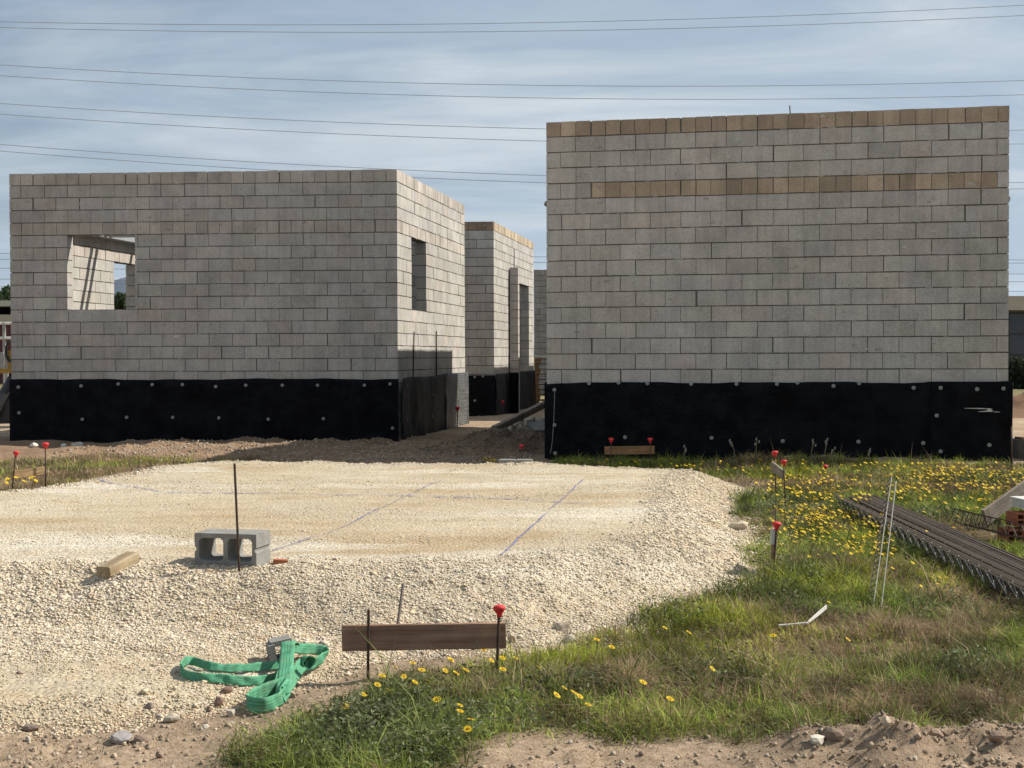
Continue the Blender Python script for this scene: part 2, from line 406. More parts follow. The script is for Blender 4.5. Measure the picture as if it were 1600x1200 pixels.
# ------------------------------------------------------------------ ground
def axis(lo, hi, step, ends, grow=1.12):
    a = list(np.arange(lo, hi + 1e-6, step)); s = step
    while a[-1] < ends[1]: s *= grow; a.append(a[-1] + s)
    s = step; pre = []; c = lo
    while c > ends[0]: s *= grow; c -= s; pre.append(c)
    return np.array(pre[::-1] + a)
gx = axis(-6.0, 6.6, .035, (-3000, 3000)); gy = axis(4.0, 18.0, .035, (-60, 9000), 1.04)
GX, GY = np.meshgrid(gx, gy)
GZ = ground_z(GX, GY)
sdp = poly_sd(PAD, GX, GY)
GZ = np.where(sdp > .35, GZ - .25 * sstep((sdp - .35) / .3), GZ)
gm, gb = grass_mask(GX, GY)
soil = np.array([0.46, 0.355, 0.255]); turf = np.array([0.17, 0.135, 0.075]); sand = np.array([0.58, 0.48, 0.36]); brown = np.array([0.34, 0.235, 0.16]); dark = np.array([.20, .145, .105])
C = np.ones(GX.shape + (3,)) * soil
pale = sstep((fbm(GX * .9, GY * .9, 100) + .1) / .3)[..., None]
C = C * (1 - .45 * pale) + sand * .45 * pale
lb = (sstep((GY - 15.5) / 1.5) * sstep((25 - GY) / 2) * sstep((1.2 - GX) / 1.2))[..., None]
C = C * (1 - lb) + brown * lb
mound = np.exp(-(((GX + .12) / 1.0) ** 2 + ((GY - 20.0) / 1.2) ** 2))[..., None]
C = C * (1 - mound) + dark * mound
C = C * (1 - gm[..., None]) + turf * gm[..., None]
C = C * (1 - .8 * gb[..., None]) + turf * .8 * gb[..., None]
rdgC = (np.exp(-((GY - 5.02) / .3) ** 2) * sstep((GX - .75) / .6))[..., None]
C = C * (1 - .5 * rdgC) + np.array([.33, .245, .175]) * .5 * rdgC
fld = sstep((GY - 36) / 12)[..., None] * .85
C = C * (1 - fld) + np.array([.17, .165, .075]) * fld
ny, nx = GX.shape
idx = np.arange(nx * ny).reshape(ny, nx)
F4 = np.stack([idx[:-1, :-1], idx[:-1, 1:], idx[1:, 1:], idx[1:, :-1]], -1).reshape(-1, 4)
V = np.stack([GX, GY, GZ], -1).reshape(-1, 3)
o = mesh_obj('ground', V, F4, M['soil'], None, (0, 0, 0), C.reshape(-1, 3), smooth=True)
tag(o, 'reddish bare earth and weedy soil of the building plot', 'ground', kind='structure')

# gravel pad: its own sheet of crushed stone, sunk into the soil at its foot
px_ = np.arange(-8.4, 2.9, .035); py_ = np.arange(5.0, 16.8, .035)
PX, PY = np.meshgrid(px_, py_); PZ, PS = pad_z(PX, PY)
PZ = np.where(PS < .0, PZ + np.clip(PS, -.3, 0) * .5, PZ)
idx = np.arange(PX.size).reshape(PX.shape)
keep = (PS[:-1, :-1] > -.12)
F4 = np.stack([idx[:-1, :-1], idx[:-1, 1:], idx[1:, 1:], idx[1:, :-1]], -1)[keep]
used = np.unique(F4); remap = -np.ones(PX.size, int); remap[used] = np.arange(len(used))
o = mesh_obj('gravel_pad', np.stack([PX, PY, PZ], -1).reshape(-1, 3)[used], remap[F4], M['pad'], None, (0, 0, 0), smooth=True)
tag(o, 'raised flat pad of pale crushed limestone', 'gravel pad', kind='structure')

# ------------------------------------------------------------------ scattered stones
_t = (1 + 5 ** .5) / 2
ICO = np.array([(-1, _t, 0), (1, _t, 0), (-1, -_t, 0), (1, -_t, 0), (0, -1, _t), (0, 1, _t), (0, -1, -_t), (0, 1, -_t), (_t, 0, -1), (_t, 0, 1), (-_t, 0, -1), (-_t, 0, 1)]) / math.sqrt(1 + _t * _t)
ICOF = np.array([(0, 11, 5), (0, 5, 1), (0, 1, 7), (0, 7, 10), (0, 10, 11), (1, 5, 9), (5, 11, 4), (11, 10, 2), (10, 7, 6), (7, 1, 8), (3, 9, 4), (3, 4, 2), (3, 2, 6), (3, 6, 8), (3, 8, 9), (4, 9, 5), (2, 4, 11), (6, 2, 10), (8, 6, 7), (9, 8, 1)])
def stones_mesh(x, y, z, r, tint):
    n = len(x)
    jit = 1 + RNG.uniform(-.3, .3, (n, len(ICO), 1))
    sc = RNG.uniform(.65, 1.25, (n, 1, 3)); sc[..., 2] *= .75
    v = ICO[None] * jit * sc
    # random rotation (quaternions)
    q = RNG.normal(size=(n, 4)); q /= np.linalg.norm(q, axis=1, keepdims=True)
    w, a, b, c = q.T
    Rm = np.stack([np.stack([1 - 2 * (b * b + c * c), 2 * (a * b - c * w), 2 * (a * c + b * w)], -1),
                   np.stack([2 * (a * b + c * w), 1 - 2 * (a * a + c * c), 2 * (b * c - a * w)], -1),
                   np.stack([2 * (a * c - b * w), 2 * (b * c + a * w), 1 - 2 * (a * a + b * b)], -1)], 1)
    v = np.einsum('nij,nkj->nki', Rm, v) * r[:, None, None]
    v += np.stack([x, y, z], -1)[:, None]
    f = ICOF[None] + (np.arange(n) * len(ICO))[:, None, None]
    return v.reshape(-1, 3), f.reshape(-1, 3), np.repeat(tint, len(ICO), 0)

def scatter(n, xr, yr, dens, ypow=1.0):
    x = RNG.uniform(*xr, n); u = RNG.uniform(0, 1, n) ** ypow; y = yr[0] + (yr[1] - yr[0]) * u
    k = RNG.uniform(0, 1, n) < dens(x, y)
    return x[k], y[k]
OCT = np.array([(1, 0, 0), (-1, 0, 0), (0, 1, 0), (0, -1, 0), (0, 0, 1), (0, 0, -1)], float)
OCTF = np.array([(0, 2, 4), (2, 1, 4), (1, 3, 4), (3, 0, 4), (2, 0, 5), (1, 2, 5), (3, 1, 5), (0, 3, 5)])
CUB = np.array([(-1, -1, -1), (1, -1, -1), (1, 1, -1), (-1, 1, -1), (-1, -1, 1), (1, -1, 1), (1, 1, 1), (-1, 1, 1)], float) * .68
CUBF = np.array([(0, 3, 2), (0, 2, 1), (4, 5, 6), (4, 6, 7), (0, 1, 5), (0, 5, 4), (1, 2, 6), (1, 6, 5), (2, 3, 7), (2, 7, 6), (3, 0, 4), (3, 4, 7)])
def pad_dens(x, y):
    _, sd = pad_z(x, y)
    flat = sstep((y - 8.0) / .5) * sstep((sd - .7) / .4)
    patch = sstep((fbm(x * .7, y * 1.6, 120) + .02) / .35)
    apron = sstep((6.75 - y) / .5) * sstep(sd / .4)
    ap = .12 + .5 * sstep((fbm(x * 1.5, y * 3, 121) + .05) / .35)
    d = (1 - flat) * (1 - apron + apron * ap) + flat * (.04 + .34 * patch)
    return np.where(sd > -.05, d, np.clip(.55 * (1 + sd / .45), 0, 1) * (y > 6.6))
def gravel_stones(n, yr, ypow, base, prim, name, label):
    sx, sy = scatter(int(n * 1.14), (-6.8, 2.9), yr, pad_dens, ypow)
    vis = np.abs(sx) < sy * .42 + 1.3
    sx, sy = sx[vis], sy[vis]; m = len(sx)
    sr = base * (.55 + .9 * RNG.uniform(0, 1, m) ** 2.0); big = RNG.uniform(0, 1, m) < .03; sr[big] *= RNG.uniform(1.3, 2.3, big.sum())
    _, sd = pad_z(sx, sy); flat = sstep((sy - 8.0) / .5) * sstep((sd - .7) / .4); sr *= 1 - .42 * flat; apr = sstep((6.75 - sy) / .5) * sstep(sd / .4); sr *= 1 - .25 * apr
    lefth = np.exp(-(((sx + 2.9) / 1.1) ** 2 + ((sy - 7.65) / .4) ** 2)); sr *= 1 + .45 * lefth
    zz = top_z(sx, sy) + sr * RNG.uniform(-.1, .45, m)
    bc = np.array([.73, .63, .49]); t = bc[None] * RNG.uniform(.82, 1.2, (m, 1)) * (1 + RNG.uniform(-.03, .03, (m, 3)))
    ap_ = (sstep((6.8 - sy) / .6))[:, None]; t = t * (1 - ap_ * np.array([.10, .13, .19]))
    wm = RNG.uniform(0, 1, m) < .12; t[wm] *= np.array([.98, .88, .76]); gg = RNG.uniform(0, 1, m) < .08; t[gg] *= np.array([.78, .79, .83])
    PV, PF = prim; k = len(PV)
    jit = 1 + RNG.uniform(-.3, .3, (m, k, 1)); sc = RNG.uniform(.55, 1.4, (m, 1, 3)); v = PV[None] * jit * sc
    q = RNG.normal(size=(m, 4)); q /= np.linalg.norm(q, axis=1, keepdims=True); w, a, b, c = q.T
    Rm = np.stack([np.stack([1 - 2 * (b * b + c * c), 2 * (a * b - c * w), 2 * (a * c + b * w)], -1), np.stack([2 * (a * b + c * w), 1 - 2 * (a * a + c * c), 2 * (b * c - a * w)], -1), np.stack([2 * (a * c - b * w), 2 * (b * c + a * w), 1 - 2 * (a * a + b * b)], -1)], 1)
    v = np.einsum('nij,nkj->nki', Rm, v) * sr[:, None, None]; v[..., 2] *= .55
    v += np.stack([sx, sy, zz], -1)[:, None]
    f = PF[None] + (np.arange(m) * k)[:, None, None]
    o = mesh_obj(name, v.reshape(-1, 3), f.reshape(-1, 3), M['stone'], None, (0, 0, 0), np.repeat(t, k, 0))
    return tag(o, label, 'gravel', kind='stuff')
gravel_stones(330000, (5.1, 8.9), 1.0, .0058, (CUB, CUBF), 'gravel', 'loose pale crushed gravel on the near slope of the pad')
gravel_stones(260000, (8.9, 16.6), 1.25, .0098, (OCT, OCTF), 'gravel', 'loose pale crushed gravel strewn over the top and far banks of the pad')

def soil_dens(x, y):
    _, sd = pad_z(x, y); g, b = grass_mask(x, y)
    rid = np.exp(-((y - 5.02) / .34) ** 2) * sstep((x - .65) / .5)
    near = sstep((6.4 - y) / .4)
    near2 = np.exp(-(np.clip(-sd, 0, 9) / .4) ** 2)
    back = sstep((y - 16.3) / .5) * sstep((24 - y) / 3) * .5
    md = np.exp(-(((x + .12) / 1.1) ** 2 + ((y - 20.0) / 1.2) ** 2)) * .45
    return np.where(sd > .02, 0, np.clip((1 - g) * (near * (.2 + .45 * sstep(fbm(x * 2.5, y * 4, 131) / .3)) + near2 * .5 + back * (x < 1.2)) + rid * .45 + md + .03, 0, 1) * np.where((y > 19) & (x > .6), 0, 1))
sx, sy = scatter(190000, (-6.5, 3.6), (4.4, 23), soil_dens, 3.4)
k = np.abs(sx) < sy * .42 + .4; sx, sy = sx[k], sy[k]
sr = .0025 + .011 * RNG.uniform(0, 1, len(sx)) ** 5 + np.where(sy > 16, .012, 0)
rdg = np.exp(-((sy - 5.02) / .3) ** 2) * sstep((sx - .75) / .6); sr = sr * (1 + .0 * rdg)
md = (np.hypot(sx + .12, sy - 20.1) < 1.3); sr[md] *= .95
t = np.array([.44, .345, .25])[None] * RNG.uniform(.6, 1.2, (len(sx), 1)); pl = RNG.uniform(0, 1, len(sx)) < .10; t[pl] = np.array([.5, .44, .35]) * RNG.uniform(.8, 1.1, (pl.sum(), 1))
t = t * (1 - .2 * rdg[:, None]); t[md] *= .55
ICO, ICOF = CUB, CUBF
v, f, c = stones_mesh(sx, sy, ground_z(sx, sy) + sr * .05, sr, t)
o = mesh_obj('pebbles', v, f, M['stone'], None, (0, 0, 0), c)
tag(o, 'small stones and clods strewn over the bare brown earth', 'pebbles', kind='stuff')

def rock(px, py, r, col, label, name='stone', group=None, flat=.7, cat='stone'):
    p = hit(px, py)
    rs = np.random.default_rng(int(px * 13 + py * 7))
    import bmesh
    bm = bmesh.new(); bmesh.ops.create_icosphere(bm, subdivisions=2, radius=1)
    vs = np.array([q.co[:] for q in bm.verts]); fs = [tuple(w.index for w in q.verts) for q in bm.faces]; bm.free()
    ax = rs.normal(size=(7, 3)); ax /= np.linalg.norm(ax, axis=1, keepdims=True)
    for a in ax:   # chip facets off
        h = rs.uniform(.55, .85); d = vs @ a; vs = vs - np.clip(d - h, 0, None)[:, None] * a
    vs *= 1 + rs.uniform(-.09, .09, (len(vs), 1))
    sc = np.array([rs.uniform(.9, 1.4), rs.uniform(.7, 1.1), flat]) * r
    an = rs.uniform(0, 6.28); ca, sa = math.cos(an), math.sin(an)
    vs = vs * sc; vs = np.stack([vs[:, 0] * ca - vs[:, 1] * sa * .6, vs[:, 0] * sa * .6 + vs[:, 1] * ca, vs[:, 2]], -1)
    vs += np.array([p.x, p.y, p.z + r * flat * .45])
    o = mesh_obj(name, vs, fs, M['stone'], None, None, np.tile(np.array(col), (len(vs), 1)))
    return tag(o, label, cat, group)

# ------------------------------------------------------------------ block masonry
CH = 0.2088
def box_sheared(mb, P, U, W, u0, u1, w0, w1, z0, z1, c):
    def q(u, w, z): return (P.x + U.x * u + W.x * w, P.y + U.y * u + W.y * w, z)
    mb.hexa([q(u0, w0, z0), q(u1, w0, z0), q(u1, w1, z0), q(u0, w1, z0), q(u0, w0, z1), q(u1, w0, z1), q(u1, w1, z1), q(u0, w1, z1)], c)
def block_wall(parent, P, U, W, L, ztop, zbot, openings=(), base=(.38, .365, .34), halves=(0, 4), halfcol=None, bond=0, T=.2, halfskip=(0, 0), light=1.0, seed=1):
    """courses of blocks from the top down; openings = (u0,u1,first_course,last_course)"""
    rs = random.Random(seed)
    mb = MB(); base = np.array(base) * 1.30; halfcol = None if halfcol is None else np.array(halfcol) * 1.3; n = int(math.ceil((ztop - zbot) / CH))
    for k in range(n):
        z1 = ztop - k * CH; z0 = max(z1 - CH, zbot)
        iv = [(0.0, L)]
        for (a, b, c0, c1) in openings:
            if c0 <= k <= c1:
                iv = [s for (p, q) in iv for s in ((p, min(q, a)), (max(p, b), q)) if s[1] - s[0] > .02]
        bw = .2 if k in halves else .4
        for (a, b) in iv:
            box_sheared(mb, P, U, W, a + .014, b - .014, .015, T - .015, z0 - .001, z1 + .0 if k else z1 - .016, tuple(base * .40))
        off = (.2 if (k + bond) % 2 else 0.0) if bw == .4 else 0
        e = [0.0]
        x = off if off else bw
        while x < L - .06: e.append(x + rs.uniform(-.006, .006)); x += bw
        e.append(L)
        for i in range(len(e) - 1):
            br = rs.gauss(1.0, .045); col = base * br * (1 + np.array([rs.uniform(-.02, .02), 0, rs.uniform(-.025, .02)]))
            if rs.random() < .10: col = col * np.array([1.03, .99, .97])
            if k in halves:
                hc = halfcol if halfcol is not None else base * np.array([1.02, .97, .93])
                inset = (i < halfskip[0] or i >= len(e) - 1 - halfskip[1]) and k != 0
                col = np.array(hc if not inset else base) * rs.gauss(1.0, .11 if halfcol is not None else .06)
            for (a, b) in iv:
                s0, s1 = max(e[i], a), min(e[i + 1], b)
                if s1 - s0 < .03: continue
                g0 = .0034 + (.005 if rs.random() < .3 else 0) + (rs.uniform(.006, .016) if rs.random() < .08 else 0)
                if s0 <= a + 1e-6: g0 = 0
                g1 = .0034 if s1 < b - 1e-6 else 0
                j = rs.uniform(-.003, .003); jz = rs.uniform(-.0025, .0025)
                box_sheared(mb, P, U, W, s0 + g0, s1 - g1, j, T + rs.uniform(-.003, .003), z0 + .0072 + jz, z1 - .0072 + jz, tuple(col))
        # smeared mortar on the block faces
        for (a, b) in iv:
            for _ in range(int((b - a) * rs.uniform(0, .9))):
                u = rs.uniform(a + .1, b - .1); zc = rs.uniform(z0 + .02, z1 - .02); w_, h_ = rs.uniform(.02, .09), rs.uniform(.01, .035); cs = tuple(base * rs.choice([.78, .85, 1.12, 1.2]))
                rim = [(u + w_ * math.cos(q * .785) * rs.uniform(.5, 1), zc + h_ * math.sin(q * .785) * rs.uniform(.5, 1)) for q in range(8)]
                pt = lambda uu, ww, zz2: (P.x + U.x * uu + W.x * ww, P.y + U.y * uu + W.y * ww, zz2)
                mb.add([pt(q[0], 0, q[1]) for q in rim] + [pt(u + (q[0] - u) * .6, -.0065, zc + (q[1] - zc) * .6) for q in rim], [(i_, (i_ + 1) % 8, 8 + (i_ + 1) % 8, 8 + i_) for i_ in range(8)] + [tuple(range(8, 16))], cs)
        # squeezed-out mortar beads along the bed joint
        if k < n - 1:
            for (a, b) in iv:
                u = a + rs.uniform(0, .5)
                while u < b - .15:
                    l = rs.uniform(.03, .12)
                    if rs.random() < .45:
                        box_sheared(mb, P, U, W, u, min(u + l, b), -rs.uniform(.001, .006), .02, z0 - .004, z0 + rs.uniform(.003, .007), tuple(base * rs.uniform(.6, .9)))
                    u += l + rs.uniform(.05, .5)
    return mb.build('wall', M['block'], parent)
def front_uz(P, U, px, py):
    """wall coordinate u and height z where a sight line meets the vertical plane through P along U"""
    d = ray(px, py); n = Vector((U.y, -U.x, 0))
    t = (Vector((P.x, P.y, 0)) - Vector((CAM.x, CAM.y, 0))).dot(n) / d.dot(n)
    q = CAM + d * t
    return (q.x - P.x) * U.x + (q.y - P.y) * U.y, q.z
def membrane(parent, P, U, W, L, ztop_f, zb_f, off=.025, amp=.012, seed=0, step=.07, m='membrane'):
    nu = max(2, int(L / step)); nz = 16
    us = np.linspace(0, L, nu + 1); V = []; UV = []
    zt = np.array([ztop_f(u) for u in us]); zb = np.array([zb_f(u) for u in us]); S = np.linspace(0, 1, nz + 1)[:, None]
    Z = zb[None] + (zt - zb)[None] * S; UU = np.broadcast_to(us[None], Z.shape)
    for layer in (0, 1):
        w = -off - amp * (fbm(UU * 1.3 + seed, Z * .8 + seed, 5, 3) * 2 + 0.35) - .006 * np.sin(UU * 5 + seed) + layer * .008
        w = np.minimum(w, -.004 + layer * .002)
        V.append(np.stack([P.x + U.x * UU + W.x * w, P.y + U.y * UU + W.y * w, Z], -1).reshape(-1, 3)); UV.append(np.stack([UU, Z], -1).reshape(-1, 2))
    V = np.concatenate(V); UV = np.concatenate(UV)
    mat_ = M[m]; m = nu + 1; off2 = (nz + 1) * m; F = []
    for i in range(nz):
        for j in range(nu):
            F.append((i * m + j, i * m + j + 1, (i + 1) * m + j + 1, (i + 1) * m + j))
            F.append((off2 + i * m + j, off2 + (i + 1) * m + j, off2 + (i + 1) * m + j + 1, off2 + i * m + j + 1))
    for j in range(nu):
        a = nz * m + j; F.append((a, a + 1, off2 + a + 1, off2 + a))
    for i in range(nz):
        for jj in (0, nu):
            a = i * m + jj; F.append((a, a + m, off2 + a + m, off2 + a))
    return mesh_obj('membrane', V, F, mat_, parent, uv=UV, smooth=True)
def washer(parent, P, U, u, z, off=.045, r=.026):
    mb = MB(); nrm = Vector((U.y, -U.x, 0)); c = P + U * u + nrm * off; c = Vector((c.x, c.y, z)); n = 14
    rings = [(r, -.03), (r, .0), (r * .72, .007), (r * .3, .007), (r * .28, .002)]
    vs = []; fs = []
    for rr, h in rings:
        for k in range(n):
            a = 2 * math.pi * k / n; vs.append(c + U * (rr * math.cos(a)) + Vector((0, 0, rr * math.sin(a))) + nrm * h)
    for i in range(len(rings) - 1):
        for k in range(n): fs.append((i * n + k, i * n + (k + 1) % n, (i + 1) * n + (k + 1) % n, (i + 1) * n + k))
    fs.append(tuple((len(rings) - 1) * n + k for k in range(n)))
    mb.add(vs, fs); return mb.build('washer', M['washer'], parent)
V2 = lambda p: Vector((p.x, p.y, 0))
def plane_pts(px0, d0, px1, d1):
    a = V2(at(px0, 560, d0)); b = V2(at(px1, 560, d1)); return a, (b - a).normalized(), (b - a).length
ZT = CAMZ + 3.13
DEP = Vector((math.sin(R(9.9)), math.cos(R(9.9)), 0))     # direction in which the side walls recede

# --- right building
A, U, L = plane_pts(854.5, 18.2, 1575.5, 17.08)
rb = thing('block_building', 'large unfinished concrete block building on the right with two brown courses', 'building', (A + U * L / 2))
RD = 9.3; Wd = DEP * 1.0
basR = (.412, .389, .364); brn = (.36, .285, .215)
ZR = CAMZ + 3.155
block_wall(rb, A, U, Wd, L, ZR, -.25, (), basR, (0, 4), brn, 1, .2, (3, 1), seed=3)
block_wall(rb, A + Wd * .2, DEP, U, RD - .2, ZR, -.25, (), basR, (0, 4), brn, 0, seed=4)
block_wall(rb, A + U * L + Wd * .2, DEP, -U, RD - .2, ZR, -.25, (), basR, (0, 4), brn, 0, seed=5)
block_wall(rb, A + U * .2 + DEP * RD, U, -Wd, L - .4, ZR, -.25, (), basR, (0, 4), brn, 0, seed=6)
mt = front_uz(A, U, 1200, 597.5)[1]
mem = membrane(rb, A - U * .03, U, Wd, L + .05, lambda u: mt + .006 * math.sin(u * 2.2) + .005 * math.sin(u * 5.3) + .003 * math.sin(u * 13) + (.012 if u > 4.95 else 0) - (.03 * max(0, 1 - u / .8)), lambda u: -.1, seed=2)
for (a, b) in [(867, 609), (921, 599), (967, 598), (1012, 599), (1080, 600), (1151, 600), (1214, 600), (1246, 598), (1302, 603), (1342, 599), (1427, 606), (1469, 606), (1526, 608), (1567, 607), (1463, 649), (867, 664), (868, 708), (977, 683), (1112, 684), (1223, 689), (1341, 690), (1442, 692), (1469, 705), (1545, 695)]:
    u, z = front_uz(A, U, a, b); washer(mem, A, U, u, z)
# overlapping second sheet of membrane on the right end, its jagged white mark and the fold on the left end
u0 = front_uz(A, U, 1454, 650)[0]
mem2 = membrane(rb, A + U * u0, U, Wd, L - u0 + .045, lambda u: mt + .012, lambda u: -.1, off=.042, amp=.004, seed=9)
membrane(rb, A + Wd * .2 + U * L - DEP * .25, DEP, -U, RD, lambda u: mt, lambda u: -.1, seed=5, off=.04)
membrane(rb, A, DEP, U, RD, lambda u: mt, lambda u: -.1, seed=6)
mb = MB(); nr = Vector((U.y, -U.x, 0)) * .062
def fp(px, py): u, z = front_uz(A, U, px, py); q = A + U * u + nr; return Vector((q.x, q.y, z))
def sliver(pts, wd):
    for a, b, w0, w1 in zip(pts[:-1], pts[1:], wd[:-1], wd[1:]):
        up = Vector((0, 0, 1)); k = nr.normalized() * .003
        mb.hexa([a - up * w0, b - up * w1, b - up * w1 - k, a - up * w0 - k, a + up * w0, b + up * w1, b + up * w1 - k, a + up * w0 - k])
sliver([fp(1506, 637.5), fp(1530, 638), fp(1549, 638.5)], [.002, .006, .003]); sliver([fp(1549, 638.5), fp(1541, 640), fp(1550, 641)], [.003, .008, .006]); sliver([fp(1527, 643), fp(1545, 642), fp(1549, 643)], [.002, .008, .003]); sliver([fp(1551, 643), fp(1561, 643.5)], [.004, .003])
o = mb.build('white_mark', M['white'], mem2)
mb = MB(); mb.tube([fp(868, 612), fp(867, 640), fp(866, 664), fp(864, 690), fp(861, 708)], .004, 6); mb.build('cord', M['washer'], mem)
mb = MB(); q = A + U * front_uz(A, U, 1236, 180)[0] + Wd * .1; mb.tube([(q.x, q.y, ZR - .1), (q.x - .01, q.y, ZR + .05), (q.x - .015, q.y, ZR + .11)], .008, 6)
mb.build('rebar_stub', M['rust'], rb)
for (px, py, dd) in ((852, 318, .0), (1576.5, 311, 0)):
    u, z = front_uz(A, U, px, py); q = A + U * u + Wd * .1
    mb = MB(); mb.tube([(q.x, q.y - .05, z + .02), (q.x, q.y, z), (q.x + .01, q.y + .06, z - .02)], .03, 7, radii=[.022, .034, .012]); mb.build('mortar_blob', M['concrete'], rb)

# --- left building
A, U, L = plane_pts(17.5, 22.72, 621.5, 22.3)
lbd = thing('block_building', 'unfinished grey concrete block building on the left with a square window opening', 'building', (A + U * L / 2))
ZL = CAMZ + 3.10; LD = 5.4
basL = (.385, .369, .346)
wu0, _ = front_uz(A, U, 105, 420); wu1, _ = front_uz(A, U, 211, 420)
B = A + U * L
# side wall window from the sight lines
su0, _ = front_uz(B, DEP, 643, 420); su1, _ = front_uz(B, DEP, 666, 420)
Wl = DEP
block_wall(lbd, A, U, Wl, L, ZL, -.25, ((wu0, wu1, 5, 10),), basL, (0, 4), None, 0, seed=13)
block_wall(lbd, B + Wl * .2, DEP, -U, LD - .2, ZL, -.25, ((su0 - .2, su1 - .2, 5, 10),), basL, (0, 4), None, 1, seed=14)
iu0 = front_uz(A + U * .2, DEP, 178, 440)[0]; iu1 = front_uz(A + U * .2, DEP, 212, 440)[0]
block_wall(lbd, A + Wl * .2, DEP, U, LD - .2, ZL, -.25, ((iu0 - .2, iu1 - .2, 6, 12),), basL, (0, 4, 5), None, 0, seed=15)
block_wall(lbd, A + U * .2 + DEP * LD, U, -Wl, L - .4, ZL, -.25, (), basL, (0, 4), None, 0, seed=16)
mb = MB(); q = [A + U * .25 + Wl * .25, B - U * .25 + Wl * .25, B - U * .25 + Wl * (LD - .25), A + U * .25 + Wl * (LD - .25)]
mb.hexa([(p.x, p.y, .95) for p in q] + [(p.x, p.y, 1.12) for p in q]); mb.build('floor_slab', M['concrete'], lbd)
# roof steel: ledger along the left wall, two pairs of joists
zb = CAMZ + 2.25
mb = MB(); P0 = A + U * .2
def along(u, w): q = A + U * u + Wl * w; return q
a0, a1 = along(.2, 1.1), along(.2, LD - .2); b0, b1 = along(.42, 1.1), along(.42, LD - .2)
mb.hexa([(p.x, p.y, zb) for p in (a0, b0, b1, a1)] + [(p.x, p.y, zb + .16) for p in (a0, b0, b1, a1)]); mb.build('ledger', M['steelbeam'], lbd)
for w in (2.55, 2.75, 4.2):
    mb = MB(); a0, b0, b1, a1 = along(.43, w), along(L - .2, w), along(L - .2, w + .07), along(.43, w + .07)
    mb.hexa([(p.x, p.y, zb + .01) for p in (a0, b0, b1, a1)] + [(p.x, p.y, zb + .12) for p in (a0, b0, b1, a1)]); mb.build('joist', M['steelbeam'], lbd)
ml = front_uz(A, U, 300, 592.5)[1]
mem = membrane(lbd, A - U * .03, U, Wl, L + .05, lambda u: ml + .007 * math.sin(u * 1.7) + .006 * math.sin(u * 4.9) + .003 * math.sin(u * 12), lambda u: -.1, seed=12)
for (a, b) in [(30, 605), (128, 603), (186, 600), (239, 601), (286, 601), (338, 604), (385, 602), (442, 602), (497, 602), (570, 602), (610, 600), (31, 645), (130, 655), (199, 652), (271, 652), (343, 653), (420, 655), (506, 654), (614, 669)]:
    u, z = front_uz(A, U, a, b); washer(mem, A, U, u, z, r=.028)
msd = front_uz(B, DEP, 700, 586)[1]
ux = front_uz(B, DEP, 692, 620)[0]
mside = membrane(lbd, B - DEP * .03, DEP, -U, ux + .1, lambda u: ml + .02 * math.sin(u * 2.1) + (msd + .03 - ml) * min(1, max(0, (u - 1.2) / 1.2)), lambda u: -.1, seed=21, amp=.035, off=.06)
mside2 = membrane(lbd, B + DEP * ux, DEP, -U, LD - .02 - ux, lambda u: msd + .035, lambda u: -.1, seed=28, amp=.035, off=.055, m='sunlit_membrane')  # far stretch as its own sheet, sunlight painted into its paler colour
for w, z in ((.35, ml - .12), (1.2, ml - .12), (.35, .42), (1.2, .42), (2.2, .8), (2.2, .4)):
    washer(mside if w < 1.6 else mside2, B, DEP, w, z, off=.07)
membrane(lbd, A, DEP, U, LD, lambda u: ml, lambda u: -.1, seed=22)
LB, LU = B, U

# --- middle building
Cc = V2(at(772, 560, 31.2)); U = (Vector((1, -.07, 0))).normalized()
mbd = thing('block_building', 'narrower block building between the two, with a brown top course and doorway', 'building', Cc)
MD = 5.9; ZM = CAMZ + 3.12
d0 = front_uz(Cc, DEP, 809, 500)[0]; d1 = front_uz(Cc, DEP, 826.5, 500)[0]; dp = front_uz(Cc, DEP, 795, 500)[0]
Mw = 6.0
block_wall(mbd, Cc - U * Mw, U, DEP, Mw, ZM, -.3, (), basL, (0,), (.30, .225, .16), 0, seed=31)
block_wall(mbd, Cc + DEP * .2, DEP, -U, MD - .2, ZM, -.3, ((d0 - .2, d1 - .2, 6, 16),), basL, (0,), (.41, .335, .25), 1, seed=32)
block_wall(mbd, Cc - U * Mw + DEP * .2, DEP, U, MD - .2, ZM, -.3, (), basL, (0,), (.45, .33, .20), 0, seed=33)
block_wall(mbd, Cc - U * (Mw - .2) + DEP * MD, U, -DEP, Mw - .4, ZM, -.3, (), basL, (0,), None, 0, seed=34)
# projecting pier beside the doorway
zp1 = at(800, 421, 34.0).z
pr = block_wall(mbd, Cc + DEP * dp + U * .03, U, DEP, .2, zp1, -.3, (), basL, (), None, 0, seed=35); pr.name = 'pier'
q = Cc + DEP * (dp + .1) + U * .12; mb = MB(); mb.tube([(q.x, q.y, zp1 - .1), (q.x, q.y, zp1 + .45)], .012, 6); mb.build('rebar_stub', M['rust'], mbd)
mm = CAMZ - .45
mem = membrane(mbd, Cc - U * Mw, U, DEP, Mw + .03, lambda u: mm, lambda u: -.2, seed=41)
for (a, b) in ((742, 589), (755, 588), (742, 626), (749, 651)):
    u, z = front_uz(Cc - U * Mw, U, a, b); washer(mem, Cc - U * Mw, U, u, z, r=.03)
membrane(mbd, Cc - DEP * .03, DEP, -U, dp, lambda u: mm + .02, lambda u: -.2, seed=42, amp=.03, off=.04)
membrane(mbd, Cc + DEP * (dp - .03) + U * .0, U, DEP, .25, lambda u: mm + .04, lambda u: -.2, seed=43, amp=.02)
membrane(mbd, Cc + DEP * (dp + .2), DEP, -U, MD - dp - .2, lambda u: mm + .05, lambda u: -.2, seed=44, amp=.03, off=.05)
